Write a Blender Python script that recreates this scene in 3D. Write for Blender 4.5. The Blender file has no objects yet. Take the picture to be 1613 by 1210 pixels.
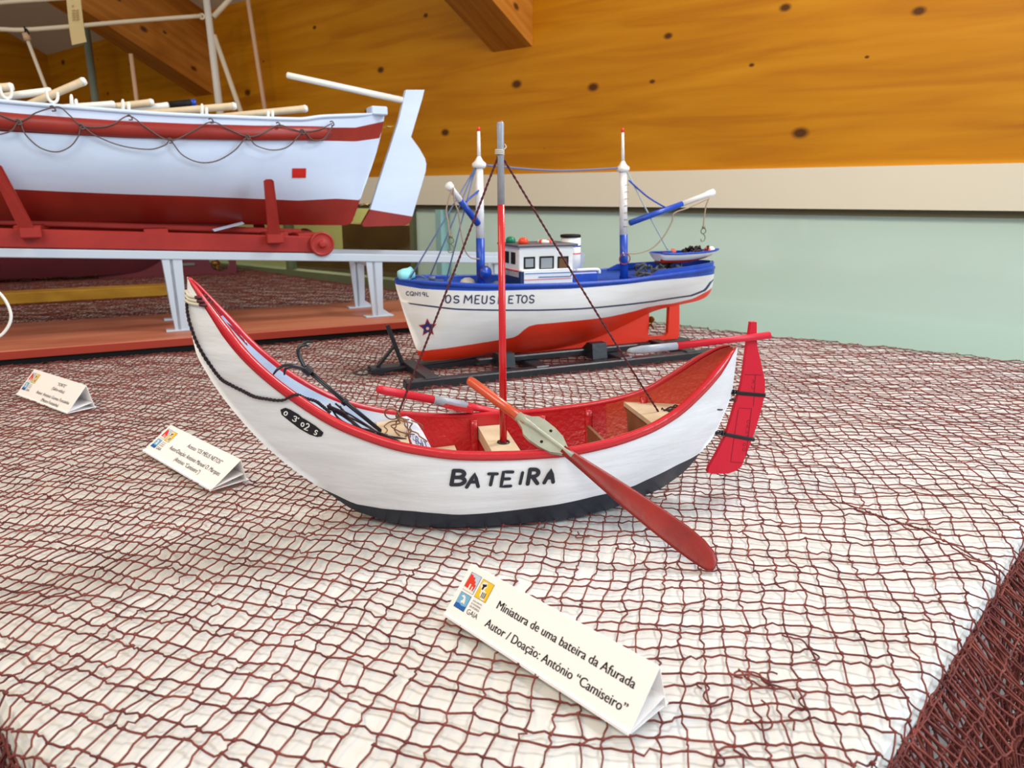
import bpy, math, random
import numpy as np
from mathutils import Vector, Matrix
random.seed(7); np.random.seed(7)
SC = bpy.context.scene
COL = SC.collection
R = math.radians

# ------------------------------------------------------------------ camera, light, exposure
# metres; the table top is z = 0, the floor z = -0.75
CAM_H = 0.26; PITCH = R(14.3); FPX = 1165.0; PW, PH = 1613.0, 1210.0
cam = bpy.data.cameras.new('camera'); cam_o = bpy.data.objects.new('camera', cam); COL.objects.link(cam_o)
cam_o.location = (0, 0, CAM_H); cam_o.rotation_euler = (R(90) - PITCH, 0, 0)
cam.sensor_width = 36; cam.sensor_fit = 'HORIZONTAL'; cam.lens = 36 * FPX / PW
cam.clip_start = 0.01; cam.clip_end = 50
cam.dof.use_dof = True; cam.dof.focus_distance = 0.62; cam.dof.aperture_fstop = 14
SC.camera = cam_o
SC.view_settings.view_transform = 'Standard'; SC.view_settings.look = 'None'
SC.view_settings.gamma = 1; SC.view_settings.use_curve_mapping = False
SC.view_settings.exposure = 0.0
world = bpy.data.worlds.new('world'); SC.world = world; world.use_nodes = True
bg = world.node_tree.nodes['Background']; bg.inputs[0].default_value = (0.95, 0.98, 1.0, 1); bg.inputs[1].default_value = 0.47

def area(name, loc, target, size, power, color):
    l = bpy.data.lights.new(name, 'AREA'); l.shape = 'RECTANGLE'; l.size, l.size_y = size
    l.energy = power; l.color = color
    o = bpy.data.objects.new(name, l); COL.objects.link(o); o.location = loc
    o.rotation_euler = (Vector(target) - Vector(loc)).to_track_quat('-Z', 'Y').to_euler()
    return o
area('skylight', (0.80, 1.20, 1.30), (0.0, 0.60, 0.0), (0.40, 0.30), 16, (0.98, 0.98, 1.0))
area('window_daylight', (2.6, -0.2, 1.1), (0.2, 0.8, 0.1), (1.3, 1.3), 62, (0.70, 0.86, 1.0))
area('ceiling_lamp_left', (-1.2, 0.35, 1.5), (-0.2, 0.7, 0.0), (0.4, 0.4), 10, (1.0, 0.64, 0.24))
area('front_fill', (-0.3, -0.9, 1.5), (0.3, 1.4, 0.2), (1.2, 0.8), 23, (1.0, 0.94, 0.86))  # unseen fill light, added to brighten wall and cards from the viewer's side

# ------------------------------------------------------------------ helpers
_S, _C = math.sin(PITCH), math.cos(PITCH)
def ray(px, py):
    u = (px - PW / 2) / FPX; v = (py - PH / 2) / FPX
    return np.array([u, _C - v * _S, -(_S + v * _C)])
EYE = np.array([0, 0, CAM_H])
def gz(px, py, z=0.0):
    r = ray(px, py); return EYE + r * ((z - CAM_H) / r[2])
def proj(P):
    d = np.asarray(P, float) - EYE
    f = d[..., 1] * _C - d[..., 2] * _S; dn = -d[..., 2] * _C - d[..., 1] * _S
    return PW / 2 + FPX * d[..., 0] / f, PH / 2 + FPX * dn / f
class Frame:
    """an upright local frame: s along the thing, n across (towards the back), z up"""
    def __init__(S, o, yaw):
        S.o = np.array(o, float); a = R(yaw); S.yaw = a
        S.ex = np.array([math.cos(a), math.sin(a), 0.0]); S.ey = np.array([-math.sin(a), math.cos(a), 0.0])
        S.M = Matrix.Translation(Vector(o)) @ Matrix.Rotation(a, 4, 'Z')
    def w(S, s, n, z): return S.o + S.ex * s + S.ey * n + np.array([0, 0, z])
    def cp(S, px, py, n=0.0):
        r = ray(px, py); p0 = S.o + S.ey * n
        t = np.dot(p0 - EYE, S.ey) / np.dot(r, S.ey); p = EYE + t * r
        return np.array([(p - S.o) @ S.ex, n, p[2] - S.o[2]])
    def at(S, px, py, z):
        p = gz(px, py, z + S.o[2]) - S.o
        return np.array([p @ S.ex, p @ S.ey, z])

def lin(c):
    c = c / 255.0
    return c / 12.92 if c <= 0.04045 else ((c + 0.055) / 1.055) ** 2.4
def rgb(*c): return tuple(lin(x) for x in c) + (1,)

MATS = {}
def mat(name, col, rough=0.5, spec=0.4, bump=None, var=None, coat=0.0, stretch=None, metal=0.0):
    """procedural paint: base colour with soft noise variation and a fine brushed bump"""
    if name in MATS: return MATS[name]
    m = bpy.data.materials.new(name); m.use_nodes = True; nt = m.node_tree; b = nt.nodes['Principled BSDF']
    b.inputs['Roughness'].default_value = rough; b.inputs['Specular IOR Level'].default_value = spec
    b.inputs['Coat Weight'].default_value = coat; b.inputs['Coat Roughness'].default_value = 0.12
    b.inputs['Metallic'].default_value = metal
    tc = nt.nodes.new('ShaderNodeTexCoord'); mp = nt.nodes.new('ShaderNodeMapping')
    nt.links.new(tc.outputs['Object'], mp.inputs[0])
    if stretch: mp.inputs['Scale'].default_value = stretch
    if var:
        n = nt.nodes.new('ShaderNodeTexNoise'); n.inputs['Scale'].default_value = var[0]; n.inputs['Detail'].default_value = 5
        nt.links.new(mp.outputs[0], n.inputs['Vector'])
        r = nt.nodes.new('ShaderNodeValToRGB'); r.color_ramp.elements[0].position = 0.32; r.color_ramp.elements[1].position = 0.68
        r.color_ramp.elements[0].color = rgb(*var[1]); r.color_ramp.elements[1].color = rgb(*col)
        nt.links.new(n.outputs[0], r.inputs[0]); nt.links.new(r.outputs[0], b.inputs['Base Color'])
    else:
        b.inputs['Base Color'].default_value = rgb(*col)
    if bump:
        n2 = nt.nodes.new('ShaderNodeTexNoise'); n2.inputs['Scale'].default_value = bump[0]; n2.inputs['Detail'].default_value = 4
        nt.links.new(mp.outputs[0], n2.inputs['Vector'])
        bp = nt.nodes.new('ShaderNodeBump'); bp.inputs['Strength'].default_value = bump[1]; bp.inputs['Distance'].default_value = 0.001
        nt.links.new(n2.outputs[0], bp.inputs['Height']); nt.links.new(bp.outputs[0], b.inputs['Normal'])
    MATS[name] = m; return m

def spl(pts, k=8):
    """Catmull-Rom through points"""
    P = np.array(pts, float); n = len(P); out = []
    for i in range(n - 1):
        p0 = P[max(i - 1, 0)]; p1 = P[i]; p2 = P[i + 1]; p3 = P[min(i + 2, n - 1)]
        for j in range(k):
            t = j / k
            out.append(0.5 * (2 * p1 + (p2 - p0) * t + (2 * p0 - 5 * p1 + 4 * p2 - p3) * t * t + (3 * p1 - p0 - 3 * p2 + p3) * t ** 3))
    out.append(P[-1]); return np.array(out)

def pchip(xs, ys):
    xs = np.array(xs, float); ys = np.array(ys, float); h = np.diff(xs); d = np.diff(ys) / h; m = np.zeros_like(ys)
    m[0] = d[0]; m[-1] = d[-1]
    for i in range(1, len(xs) - 1):
        if d[i - 1] * d[i] > 0:
            w1 = 2 * h[i] + h[i - 1]; w2 = h[i] + 2 * h[i - 1]; m[i] = (w1 + w2) / (w1 / d[i - 1] + w2 / d[i])
    def f(x):
        x = np.clip(x, xs[0], xs[-1]); i = np.clip(np.searchsorted(xs, x) - 1, 0, len(h) - 1); t = (x - xs[i]) / h[i]
        return ((1 + 2 * t) * (1 - t) ** 2 * ys[i] + t * (1 - t) ** 2 * h[i] * m[i] + t * t * (3 - 2 * t) * ys[i + 1] + t * t * (t - 1) * h[i] * m[i + 1])
    return f

ROOTM = {}
def thing(name, label, cat, fr=None, loc=None, yaw=0, group=None):
    o = bpy.data.objects.new(name, None); COL.objects.link(o); o.empty_display_size = 0.02
    M = fr.M.copy() if fr is not None else Matrix.Translation(Vector(loc)) @ Matrix.Rotation(R(yaw), 4, 'Z')
    o.matrix_world = M; ROOTM[o] = M
    o['label'] = label; o['category'] = cat
    if group: o['group'] = group
    return o
def tag(o, label, cat, group=None):
    o['label'] = label; o['category'] = cat
    if group: o['group'] = group
    return o

class MB:
    """collects polygons (given in frame T) into ONE mesh object"""
    def __init__(S, T=None): S.v = []; S.f = []; S.mi = []; S.sm = []; S.T = T if T is not None else Matrix.Identity(4)
    def add(S, verts, faces, mi=0, smooth=False):
        b = len(S.v); S.v.extend([tuple(map(float, p)) for p in verts])
        for f in faces: S.f.append([b + i for i in f]); S.mi.append(mi); S.sm.append(smooth)
    def box(S, c, d, mi=0, bev=0.0, axes=None):
        """box with chamfered edges; axes: optional 3 direction vectors"""
        c = np.array(c, float); hx, hy, hz = [x / 2 for x in d]
        A = np.eye(3) if axes is None else np.array([np.array(a, float) / np.linalg.norm(a) for a in axes])
        bev = min(bev, hx * .9, hy * .9, hz * .9)
        if bev <= 0:
            V = [c + A[0] * sx * hx + A[1] * sy * hy + A[2] * sz * hz for sz in (-1, 1) for sy in (-1, 1) for sx in (-1, 1)]
            S.add(V, [(0, 2, 3, 1), (4, 5, 7, 6), (0, 1, 5, 4), (2, 6, 7, 3), (0, 4, 6, 2), (1, 3, 7, 5)], mi); return
        idx = {}; V = []
        H = (hx, hy, hz)
        for sx in (-1, 1):
            for sy in (-1, 1):
                for sz in (-1, 1):
                    for ax in range(3):
                        q = [sx * (hx - bev), sy * (hy - bev), sz * (hz - bev)]; q[ax] = (sx, sy, sz)[ax] * H[ax]
                        idx[(sx, sy, sz, ax)] = len(V); V.append(c + A[0] * q[0] + A[1] * q[1] + A[2] * q[2])
        F = []
        for ax in range(3):
            o1, o2 = [(1, 2), (2, 0), (0, 1)][ax]
            for sg in (-1, 1):
                def key(a, b):
                    k = [0, 0, 0]; k[ax] = sg; k[o1] = a; k[o2] = b; return idx[tuple(k) + (ax,)]
                q = [key(-1, -1), key(1, -1), key(1, 1), key(-1, 1)]
                F.append(q if sg > 0 else q[::-1])
        for ax in range(3):
            o1, o2 = [(1, 2), (2, 0), (0, 1)][ax]
            for s1 in (-1, 1):
                for s2 in (-1, 1):
                    def k2(e, wh):
                        k = [0, 0, 0]; k[ax] = e; k[o1] = s1; k[o2] = s2; return idx[tuple(k) + (wh,)]
                    q = [k2(-1, o1), k2(1, o1), k2(1, o2), k2(-1, o2)]
                    F.append(q if s1 * s2 < 0 else q[::-1])
        for sx in (-1, 1):
            for sy in (-1, 1):
                for sz in (-1, 1):
                    q = [idx[(sx, sy, sz, a)] for a in range(3)]; F.append(q if sx * sy * sz > 0 else q[::-1])
        S.add(V, F, mi)
    def bar(S, p0, p1, w, h, mi=0, up=(0, 0, 1), bev=0.0):
        p0 = np.array(p0, float); p1 = np.array(p1, float); d = p1 - p0; L = np.linalg.norm(d); d = d / L
        u = np.array(up, float); sd = np.cross(u, d); sd /= np.linalg.norm(sd); u = np.cross(d, sd)
        S.box((p0 + p1) / 2, (L, w, h), mi, bev, (d, sd, u))
    def tube(S, pts, r, n=8, mi=0, closed=False, cap=True):
        P = np.array(pts, float); m = len(P); r = np.broadcast_to(np.array(r, float), (m,))
        T = np.zeros_like(P)
        if closed: T = np.roll(P, -1, 0) - np.roll(P, 1, 0)
        else: T[1:-1] = P[2:] - P[:-2]; T[0] = P[1] - P[0]; T[-1] = P[-1] - P[-2]
        T /= (np.linalg.norm(T, axis=1)[:, None] + 1e-12)
        a = np.array([0, 0, 1.0]) if abs(T[0][2]) < 0.9 else np.array([1.0, 0, 0])
        U = np.cross(T[0], a); U /= np.linalg.norm(U); V = []; ang = [2 * math.pi * k / n for k in range(n)]
        for i in range(m):
            U = U - T[i] * (U @ T[i]); U /= np.linalg.norm(U); W = np.cross(T[i], U)
            for k in ang: V.append(P[i] + r[i] * (U * math.cos(k) + W * math.sin(k)))
        F = []
        for i in range(m if closed else m - 1):
            j = (i + 1) % m
            for k in range(n): F.append((i * n + k, i * n + (k + 1) % n, j * n + (k + 1) % n, j * n + k))
        if not closed and cap: F.append(tuple(range(n))[::-1]); F.append(tuple((m - 1) * n + k for k in range(n)))
        S.add(V, F, mi, True)
    def ring(S, c, ax, rad, r, mi=0, n=24, sx=1.0):
        ax = np.array(ax, float); ax /= np.linalg.norm(ax); a = np.array([0, 0, 1.0]) if abs(ax[2]) < .9 else np.array([1.0, 0, 0])
        U = np.cross(ax, a); U /= np.linalg.norm(U); W = np.cross(ax, U)
        S.tube([np.array(c) + rad * (U * sx * math.cos(t) + W * math.sin(t)) for t in np.linspace(0, 2 * math.pi, n, endpoint=False)], r, 6, mi, True)
    def lathe(S, base, ax, prof, n=20, mi=0):
        """prof: list of (height along ax, radius)"""
        base = np.array(base, float); ax = np.array(ax, float); ax /= np.linalg.norm(ax)
        a = np.array([0, 0, 1.0]) if abs(ax[2]) < .9 else np.array([1.0, 0, 0])
        U = np.cross(ax, a); U /= np.linalg.norm(U); W = np.cross(ax, U); V = []; F = []
        for h, r in prof:
            for k in range(n): t = 2 * math.pi * k / n; V.append(base + ax * h + r * (U * math.cos(t) + W * math.sin(t)))
        for i in range(len(prof) - 1):
            for k in range(n): F.append((i * n + k, i * n + (k + 1) % n, (i + 1) * n + (k + 1) % n, (i + 1) * n + k))
        F.append(tuple(range(n))[::-1]); F.append(tuple((len(prof) - 1) * n + k for k in range(n)))
        S.add(V, F, mi, True)
    def loft(S, secs, n=12, mi=0, power=2.0):
        """secs: (centre, U, V, a, b) superelliptic sections"""
        V = []; F = []
        for c, U, W, a, b in secs:
            for k in range(n):
                t = 2 * math.pi * (k + .5) / n; ct, st = math.cos(t), math.sin(t)
                V.append(np.array(c) + np.array(U) * a * math.copysign(abs(ct) ** (2 / power), ct) + np.array(W) * b * math.copysign(abs(st) ** (2 / power), st))
        m = len(secs)
        for i in range(m - 1):
            for k in range(n): F.append((i * n + k, i * n + (k + 1) % n, (i + 1) * n + (k + 1) % n, (i + 1) * n + k))
        F.append(tuple(range(n))[::-1]); F.append(tuple((m - 1) * n + k for k in range(n)))
        S.add(V, F, mi, True)
    def prism(S, poly, off, mi=0, mi_side=None):
        """poly: 3D points of a flat outline, extruded by vector off"""
        P = [np.array(p, float) for p in poly]; off = np.array(off, float); n = len(P)
        S.add(P + [p + off for p in P], [tuple(range(n))[::-1], tuple(range(n, 2 * n))], mi)
        b = len(S.v) - 2 * n
        for i in range(n):
            j = (i + 1) % n; S.f.append([b + i, b + j, b + n + j, b + n + i]); S.mi.append(mi if mi_side is None else mi_side); S.sm.append(False)
    def ribbon(S, pts, nrm, w, mi=0):
        """flat painted stroke along pts; nrm: surface normals"""
        P = np.array(pts, float); N = np.array(nrm, float); N = np.broadcast_to(N, P.shape)
        T = np.gradient(P, axis=0); T /= np.linalg.norm(T, axis=1)[:, None] + 1e-12
        D = np.cross(T, N); D /= np.linalg.norm(D, axis=1)[:, None] + 1e-12
        w = np.broadcast_to(np.array(w, float), (len(P),))[:, None]
        A = P + D * w / 2; B = P - D * w / 2; V = []
        for a, b in zip(A, B): V += [a, b]
        S.add(V, [(2 * i, 2 * i + 1, 2 * i + 3, 2 * i + 2) for i in range(len(P) - 1)], mi)
        for e, sg in ((0, -1), (len(P) - 1, 1)):                   # round ends
            c = P[e]; ww = w[e, 0] / 2; ring = [c + D[e] * ww * math.cos(t) + T[e] * sg * ww * math.sin(t) for t in np.linspace(0, math.pi, 6)]
            S.add(ring, [tuple(range(6))], mi)
    def build(S, name, mats, parent=None, sub=None):
        """parent: top-level Empty; sub: a part object to hang this below"""
        V = np.array(S.v, float)
        Tm = np.array(S.T); V = V @ Tm[:3, :3].T + Tm[:3, 3]
        root = parent
        if parent is not None:
            Mi = np.array(ROOTM[parent].inverted()); V = V @ Mi[:3, :3].T + Mi[:3, 3]
        me = bpy.data.meshes.new(name); me.from_pydata(V.tolist(), [], S.f)
        if not isinstance(mats, (list, tuple)): mats = [mats]
        for m in mats: me.materials.append(m)
        me.polygons.foreach_set('material_index', S.mi); me.polygons.foreach_set('use_smooth', S.sm)
        me.update()
        o = bpy.data.objects.new(name, me); COL.objects.link(o)
        if sub is not None: o.parent = sub; ROOTM[o] = ROOTM[sub]
        elif parent is not None: o.parent = parent; ROOTM[o] = ROOTM[parent]
        else: ROOTM[o] = Matrix.Identity(4)
        return o
def struct(o): o['kind'] = 'structure'; return o

# ------------------------------------------------------------------ stroke lettering (hand painted letters)
def arc(cx, cy, rx, ry, a0, a1, n=9): return [(cx + rx * math.cos(R(a)), cy + ry * math.sin(R(a))) for a in np.linspace(a0, a1, n)]
GL = {
 'A': [[(0, 0), (.5, 1), (1, 0)], [(.2, .38), (.8, .38)]],
 'B': [[(0, 0), (0, 1)], [(0, 1)] + arc(.4, .76, .42, .24, 90, -90) + [(0, .52)], [(0, .52)] + arc(.45, .26, .5, .26, 90, -90) + [(0, 0)]],
 'C': [arc(.55, .5, .5, .5, 50, 310, 14)],
 'E': [[(.9, 1), (0, 1), (0, 0), (.95, 0)], [(0, .52), (.7, .52)]],
 'I': [[(.5, 0), (.5, 1)]],
 'L': [[(0, 1), (0, 0), (.8, 0)]],
 'M': [[(0, 0), (.08, 1), (.5, .3), (.92, 1), (1, 0)]],
 'N': [[(0, 0), (0, 1), (.9, 0), (.9, 1)]],
 'O': [arc(.5, .5, .46, .5, 0, 360, 18)],
 'Q': [arc(.5, .5, .46, .5, 0, 360, 18), [(.55, .3), (.95, -.1)]],
 'R': [[(0, 0), (0, 1)], [(0, 1)] + arc(.42, .75, .45, .25, 90, -90) + [(0, .5)], [(.35, .5), (.95, 0)]],
 'S': [arc(.5, .74, .42, .26, 30, 270, 10) + arc(.5, .25, .45, .25, 90, -150, 10)[1:]],
 'T': [[(0, 1), (1, 1)], [(.5, 1), (.5, 0)]],
 'U': [[(0, 1), (0, .3)] + arc(.45, .3, .45, .3, 180, 360) + [(.9, 1)]],
 'P': [[(0, 0), (0, 1)], [(0, 1)] + arc(.42, .74, .45, .26, 90, -90) + [(0, .48)]],
 'D': [[(0, 0), (0, 1)] + arc(.3, .5, .6, .5, 90, -90) + [(0, 0)]],
 '0': [arc(.5, .5, .4, .5, 0, 360, 16)],
 '1': [[(.2, .75), (.5, 1), (.5, 0)]],
 '2': [arc(.5, .72, .4, .28, 160, -30, 9) + [(.1, 0), (.9, 0)]],
 '3': [arc(.45, .75, .4, .25, 150, -90, 9) + arc(.45, .25, .45, .25, 90, -150, 9)[1:]],
 '9': [arc(.5, .7, .38, .3, 0, 360, 14) + [(.8, 0)]],
 "'": [[(.5, 1), (.45, .8)]],
 'm': [[(0, 0), (0, .6)], [(0, .45)] + arc(.25, .4, .25, .2, 160, 0, 5) + [(.5, 0)], [(.5, .4)] + arc(.75, .4, .25, .2, 180, 0, 5) + [(1, 0)]],
 'o': [arc(.5, .3, .4, .3, 0, 360, 12)],
 ':': [[(.5, .1), (.52, .16)], [(.5, .5), (.52, .56)]],
}
def strokes(word, width=.7, gap=.35, slant=0.0):
    """polylines of a word in a box 0..1 x 0..1 (x normalised to the word length)"""
    out = []; x = 0
    for ch in word:
        if ch == ' ': x += width * .8; continue
        for pl in GL[ch]: out.append([(x + width * a + slant * b, b) for a, b in pl])
        x += width + gap
    L = x - gap
    return [[(a / L, b) for a, b in pl] for pl in out]

def text_polys(body, size=1.0, align='CENTER', bold=0.0):
    """printed lettering as flat polygons: vertices (x, y) and faces"""
    c = bpy.data.curves.new('t', 'FONT'); c.body = body; c.size = size; c.align_x = align; c.resolution_u = 3; c.offset = bold
    o = bpy.data.objects.new('t', c); COL.objects.link(o)
    dg = bpy.context.evaluated_depsgraph_get(); me = bpy.data.meshes.new_from_object(o.evaluated_get(dg))
    V = np.array([v.co[:2] for v in me.vertices]); F = [list(p.vertices) for p in me.polygons]
    bpy.data.objects.remove(o); bpy.data.curves.remove(c); bpy.data.meshes.remove(me)
    return V, F

# ------------------------------------------------------------------ hulls
class Hull:
    """K: (t, s, z) keel line; S: (t, s, z, half beam) sheer; BB: (t, half bottom); PW: (t, fullness)"""
    def __init__(S, fr, K, SH, BB, PWR):
        S.fr = fr; K = np.array(K); SH = np.array(SH); BB = np.array(BB); PWR = np.array(PWR)
        S.ks = pchip(K[:, 0], K[:, 1]); S.kz = pchip(K[:, 0], K[:, 2])
        S.ss = pchip(SH[:, 0], SH[:, 1]); S.sz = pchip(SH[:, 0], SH[:, 2]); S.b = pchip(SH[:, 0], SH[:, 3])
        S.bb = pchip(BB[:, 0], BB[:, 1]); S.p = pchip(PWR[:, 0], PWR[:, 1])
        S._g = None
    def pt(S, t, f, side=-1, off=0.0):
        t = np.asarray(t, float); f = np.asarray(f, float)
        s = S.ks(t) + (S.ss(t) - S.ks(t)) * f; z = S.kz(t) + (S.sz(t) - S.kz(t)) * f
        g = 1 - np.clip(1 - f, 0, 1) ** S.p(t); bb = np.minimum(S.bb(t), S.b(t))
        w = bb + (S.b(t) - bb) * g + off
        return np.stack([s, side * np.maximum(w, 0), z], -1)
    def world(S, P): return S.fr.o + P[..., :1] * S.fr.ex + P[..., 1:2] * S.fr.ey + P[..., 2:] * np.array([0, 0, 1.0])
    def pix(S, px, py, off=0.0):
        """point of the near side seen at a pixel -> (t, f)"""
        if S._g is None:
            t = np.linspace(0, 1, 501); f = np.linspace(0, 1, 161); T, F_ = np.meshgrid(t, f, indexing='ij')
            X, Y = proj(S.world(S.pt(T, F_))); S._g = (T.ravel(), F_.ravel(), X.ravel(), Y.ravel())
        T, F_, X, Y = S._g; i = np.argmin((X - px) ** 2 + (Y - py) ** 2); t, f = T[i], F_[i]
        for _ in range(3):
            e = 1e-3; P = S.world(S.pt(np.array([t, t + e, t]), np.array([f, f, f + e]))); x, y = proj(P)
            J = np.array([[x[1] - x[0], x[2] - x[0]], [y[1] - y[0], y[2] - y[0]]]) / e
            if abs(np.linalg.det(J)) < 1e-6: break
            d = np.linalg.solve(J, [px - x[0], py - y[0]]); d = np.clip(d, -.02, .02); t = min(max(t + d[0], 0), 1); f = min(max(f + d[1], 0), 1)
        return t, f
    def on(S, px, py, off=0.0):
        t, f = S.pix(px, py); return S.pt(t, f, -1, off)
    def nrm(S, px, py):
        t, f = S.pix(px, py); e = 2e-3; t = min(max(t, e), 1 - e); f = min(max(f, e), 1 - e)
        a = S.pt(t + e, f) - S.pt(t - e, f); b = S.pt(t, f + e) - S.pt(t, f - e); n = np.cross(a, b); return n / (np.linalg.norm(n) + 1e-12)
    def curve(S, pix):
        """boundary f(t) from pixels of the near side, kept as a height z(s) along the hull"""
        q = np.array(sorted([tuple(S.on(*p)[[0, 2]]) for p in pix])); k = [0]
        for i in range(1, len(q)):
            if q[i, 0] > q[k[-1], 0] + .004: k.append(i)
        q = q[k]; m0 = (q[1, 1] - q[0, 1]) / (q[1, 0] - q[0, 0]); m1 = (q[-1, 1] - q[-2, 1]) / (q[-1, 0] - q[-2, 0])
        m0 = min(max(m0, -.35), .35); m1 = min(max(m1, -.35), .35)
        def zs(x): return np.interp(x, q[:, 0], q[:, 1]) + np.where(x < q[0, 0], (x - q[0, 0]) * m0, 0) + np.where(x > q[-1, 0], (x - q[-1, 0]) * m1, 0)
        def fn(t):
            t = np.asarray(t, float); f = np.full_like(t, .5)
            for _ in range(25):
                P = S.pt(t, f); dz = np.maximum(S.sz(t) - S.kz(t), 1e-5); f = np.clip(.5 * f + .5 * (zs(P[..., 0]) - S.kz(t)) / dz, 0, 1)
            return f
        return fn
    def shell(S, mb, bounds, mis, N=90, rows=9, off=0.0, tr=(0, 1), sides=(-1, 1), bottom=True, f0=None, mifun=None):
        """outer skin in strips between the f(t) boundaries"""
        t = tr[0] + (tr[1] - tr[0]) * (0.35 * np.linspace(0, 1, N + 1) + 0.65 * (0.5 - 0.5 * np.cos(np.pi * np.linspace(0, 1, N + 1))))
        B = [np.zeros_like(t) if f0 is None else f0(t)] + [np.clip(b(t), 0, 1) for b in bounds] + [np.ones_like(t)]
        for i in range(1, len(B)): B[i] = np.maximum(B[i], B[i - 1])
        fr_ = []; mr = []
        for i in range(len(B) - 1):
            for k in range(rows): fr_.append(B[i] + (B[i + 1] - B[i]) * k / rows); mr.append(mis[i])
        fr_.append(B[-1]); M = len(fr_)
        for sd in sides:
            V = np.stack([S.pt(t, f, sd, off) for f in fr_], 1).reshape(-1, 3)
            b = len(mb.v); mb.v.extend(map(tuple, V))
            for k in range(M - 1):
                for i in range(N):
                    q = (i * M + k, (i + 1) * M + k, (i + 1) * M + k + 1, i * M + k + 1)
                    mb.f.append([b + j for j in (q if sd < 0 else q[::-1])]); mb.mi.append(mifun(t[i]) if mifun else mr[k]); mb.sm.append(True)
        if bottom:
            f = B[0]; A = S.pt(t, f, -1, off); C_ = S.pt(t, f, 1, off); V = np.concatenate([A, C_]); n = N + 1
            mb.add(V, [(i, i + n, i + n + 1, i + 1) for i in range(N)], mis[0], True)
    def rail(S, mb, w, h, dz=0.0, mi=0, N=80, tr=(0, 1), off=0.0, sides=(-1, 1)):
        """rectangular gunwale strip along the sheer"""
        t = np.linspace(tr[0], tr[1], N + 1)
        t = tr[0] + (tr[1] - tr[0]) * (0.5 * np.linspace(0, 1, N + 1) + 0.5 * (0.5 - 0.5 * np.cos(np.pi * np.linspace(0, 1, N + 1))))
        for sd in sides:
            P = S.pt(t, np.ones_like(t), sd, off); T = np.gradient(P, axis=0); T /= np.linalg.norm(T, axis=1)[:, None]
            up = np.cross(T, np.cross(np.array([0, 0, 1.0]), T)); up /= np.linalg.norm(up, axis=1)[:, None]
            out = np.cross(T, up); out = out * np.sign((out * np.array([0, sd, 0])).sum(1))[:, None]
            V = []; w0 = w; h0 = h
            for i in range(N + 1):
                tp = min(1, .22 + 14 * min(t[i] - t[0], t[-1] - t[i])); w = w0 * tp; h = h0 * tp
                c = P[i] + up[i] * dz
                q = [c + out[i] * w * .5 - up[i] * h * .5, c + out[i] * w * .5 + up[i] * h * .35, c + out[i] * w * .3 + up[i] * h * .5,
                     c - out[i] * w * .3 + up[i] * h * .5, c - out[i] * w * .5 + up[i] * h * .35, c - out[i] * w * .5 - up[i] * h * .5]
                for p in q:
                    p = np.array(p)
                    if p[1] * sd < 0: p[1] = 0
                    V.append(p)
            F = []
            for i in range(N):
                for k in range(6):
                    a = i * 6 + k; b = i * 6 + (k + 1) % 6; q = (a, b, b + 6, a + 6); F.append(q if sd < 0 else q[::-1])
            F.append(tuple(range(6))); F.append(tuple(N * 6 + k for k in range(6))); w = w0; h = h0
            mb.add(V, F, mi, True)
    def letters(S, mb, pls, quad, w, off=.0006, mi=0):
        """stroke polylines mapped into a pixel quad (bl, br, tr, tl) and laid on the near side"""
        bl, br, tr_, tl = [np.array(q, float) for q in quad]
        for pl in pls:
            P = np.array(pl, float); D = [P[0]]
            for a, b in zip(P[:-1], P[1:]):
                for k in range(1, 4): D.append(a + (b - a) * k / 3)
            pts = []; nr = []
            for x, y in D:
                p = (bl * (1 - x) + br * x) * (1 - y) + (tl * (1 - x) + tr_ * x) * y
                pts.append(S.on(p[0], p[1])); nr.append(S.nrm(p[0], p[1]))
            pts = np.array(pts); nr = np.array(nr); nr *= -np.sign(nr[:, 1:2] + 1e-9); nr = -nr if nr[:, 1].mean() > 0 else nr
            mb.ribbon(pts + nr * off, nr, w, mi)
    def patch(S, mb, poly, off=.0005, mi=0, fine=4):
        """flat painted patch: pixel polygon laid on the near side (fan)"""
        P = [np.array(p, float) for p in poly]; D = []
        for a, b in zip(P, P[1:] + P[:1]):
            for k in range(fine): D.append(a + (b - a) * k / fine)
        c = np.mean(P, axis=0); rings = []
        for q in (1.0, .66, .33):
            rings.append([S.on(*(c + (d - c) * q)) + S.nout(*(c + (d - c) * q)) * off for d in D])
        n = len(D); V = sum(rings, []) + [S.on(*c) + S.nout(*c) * off]
        F = []
        for r_ in range(2):
            for i in range(n): F.append((r_ * n + i, r_ * n + (i + 1) % n, (r_ + 1) * n + (i + 1) % n, (r_ + 1) * n + i))
        for i in range(n): F.append((2 * n + i, 2 * n + (i + 1) % n, 3 * n))
        mb.add(V, F, mi, True)
    def nout(S, px, py):
        n = S.nrm(px, py); return n if n[1] < 0 else -n

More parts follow.
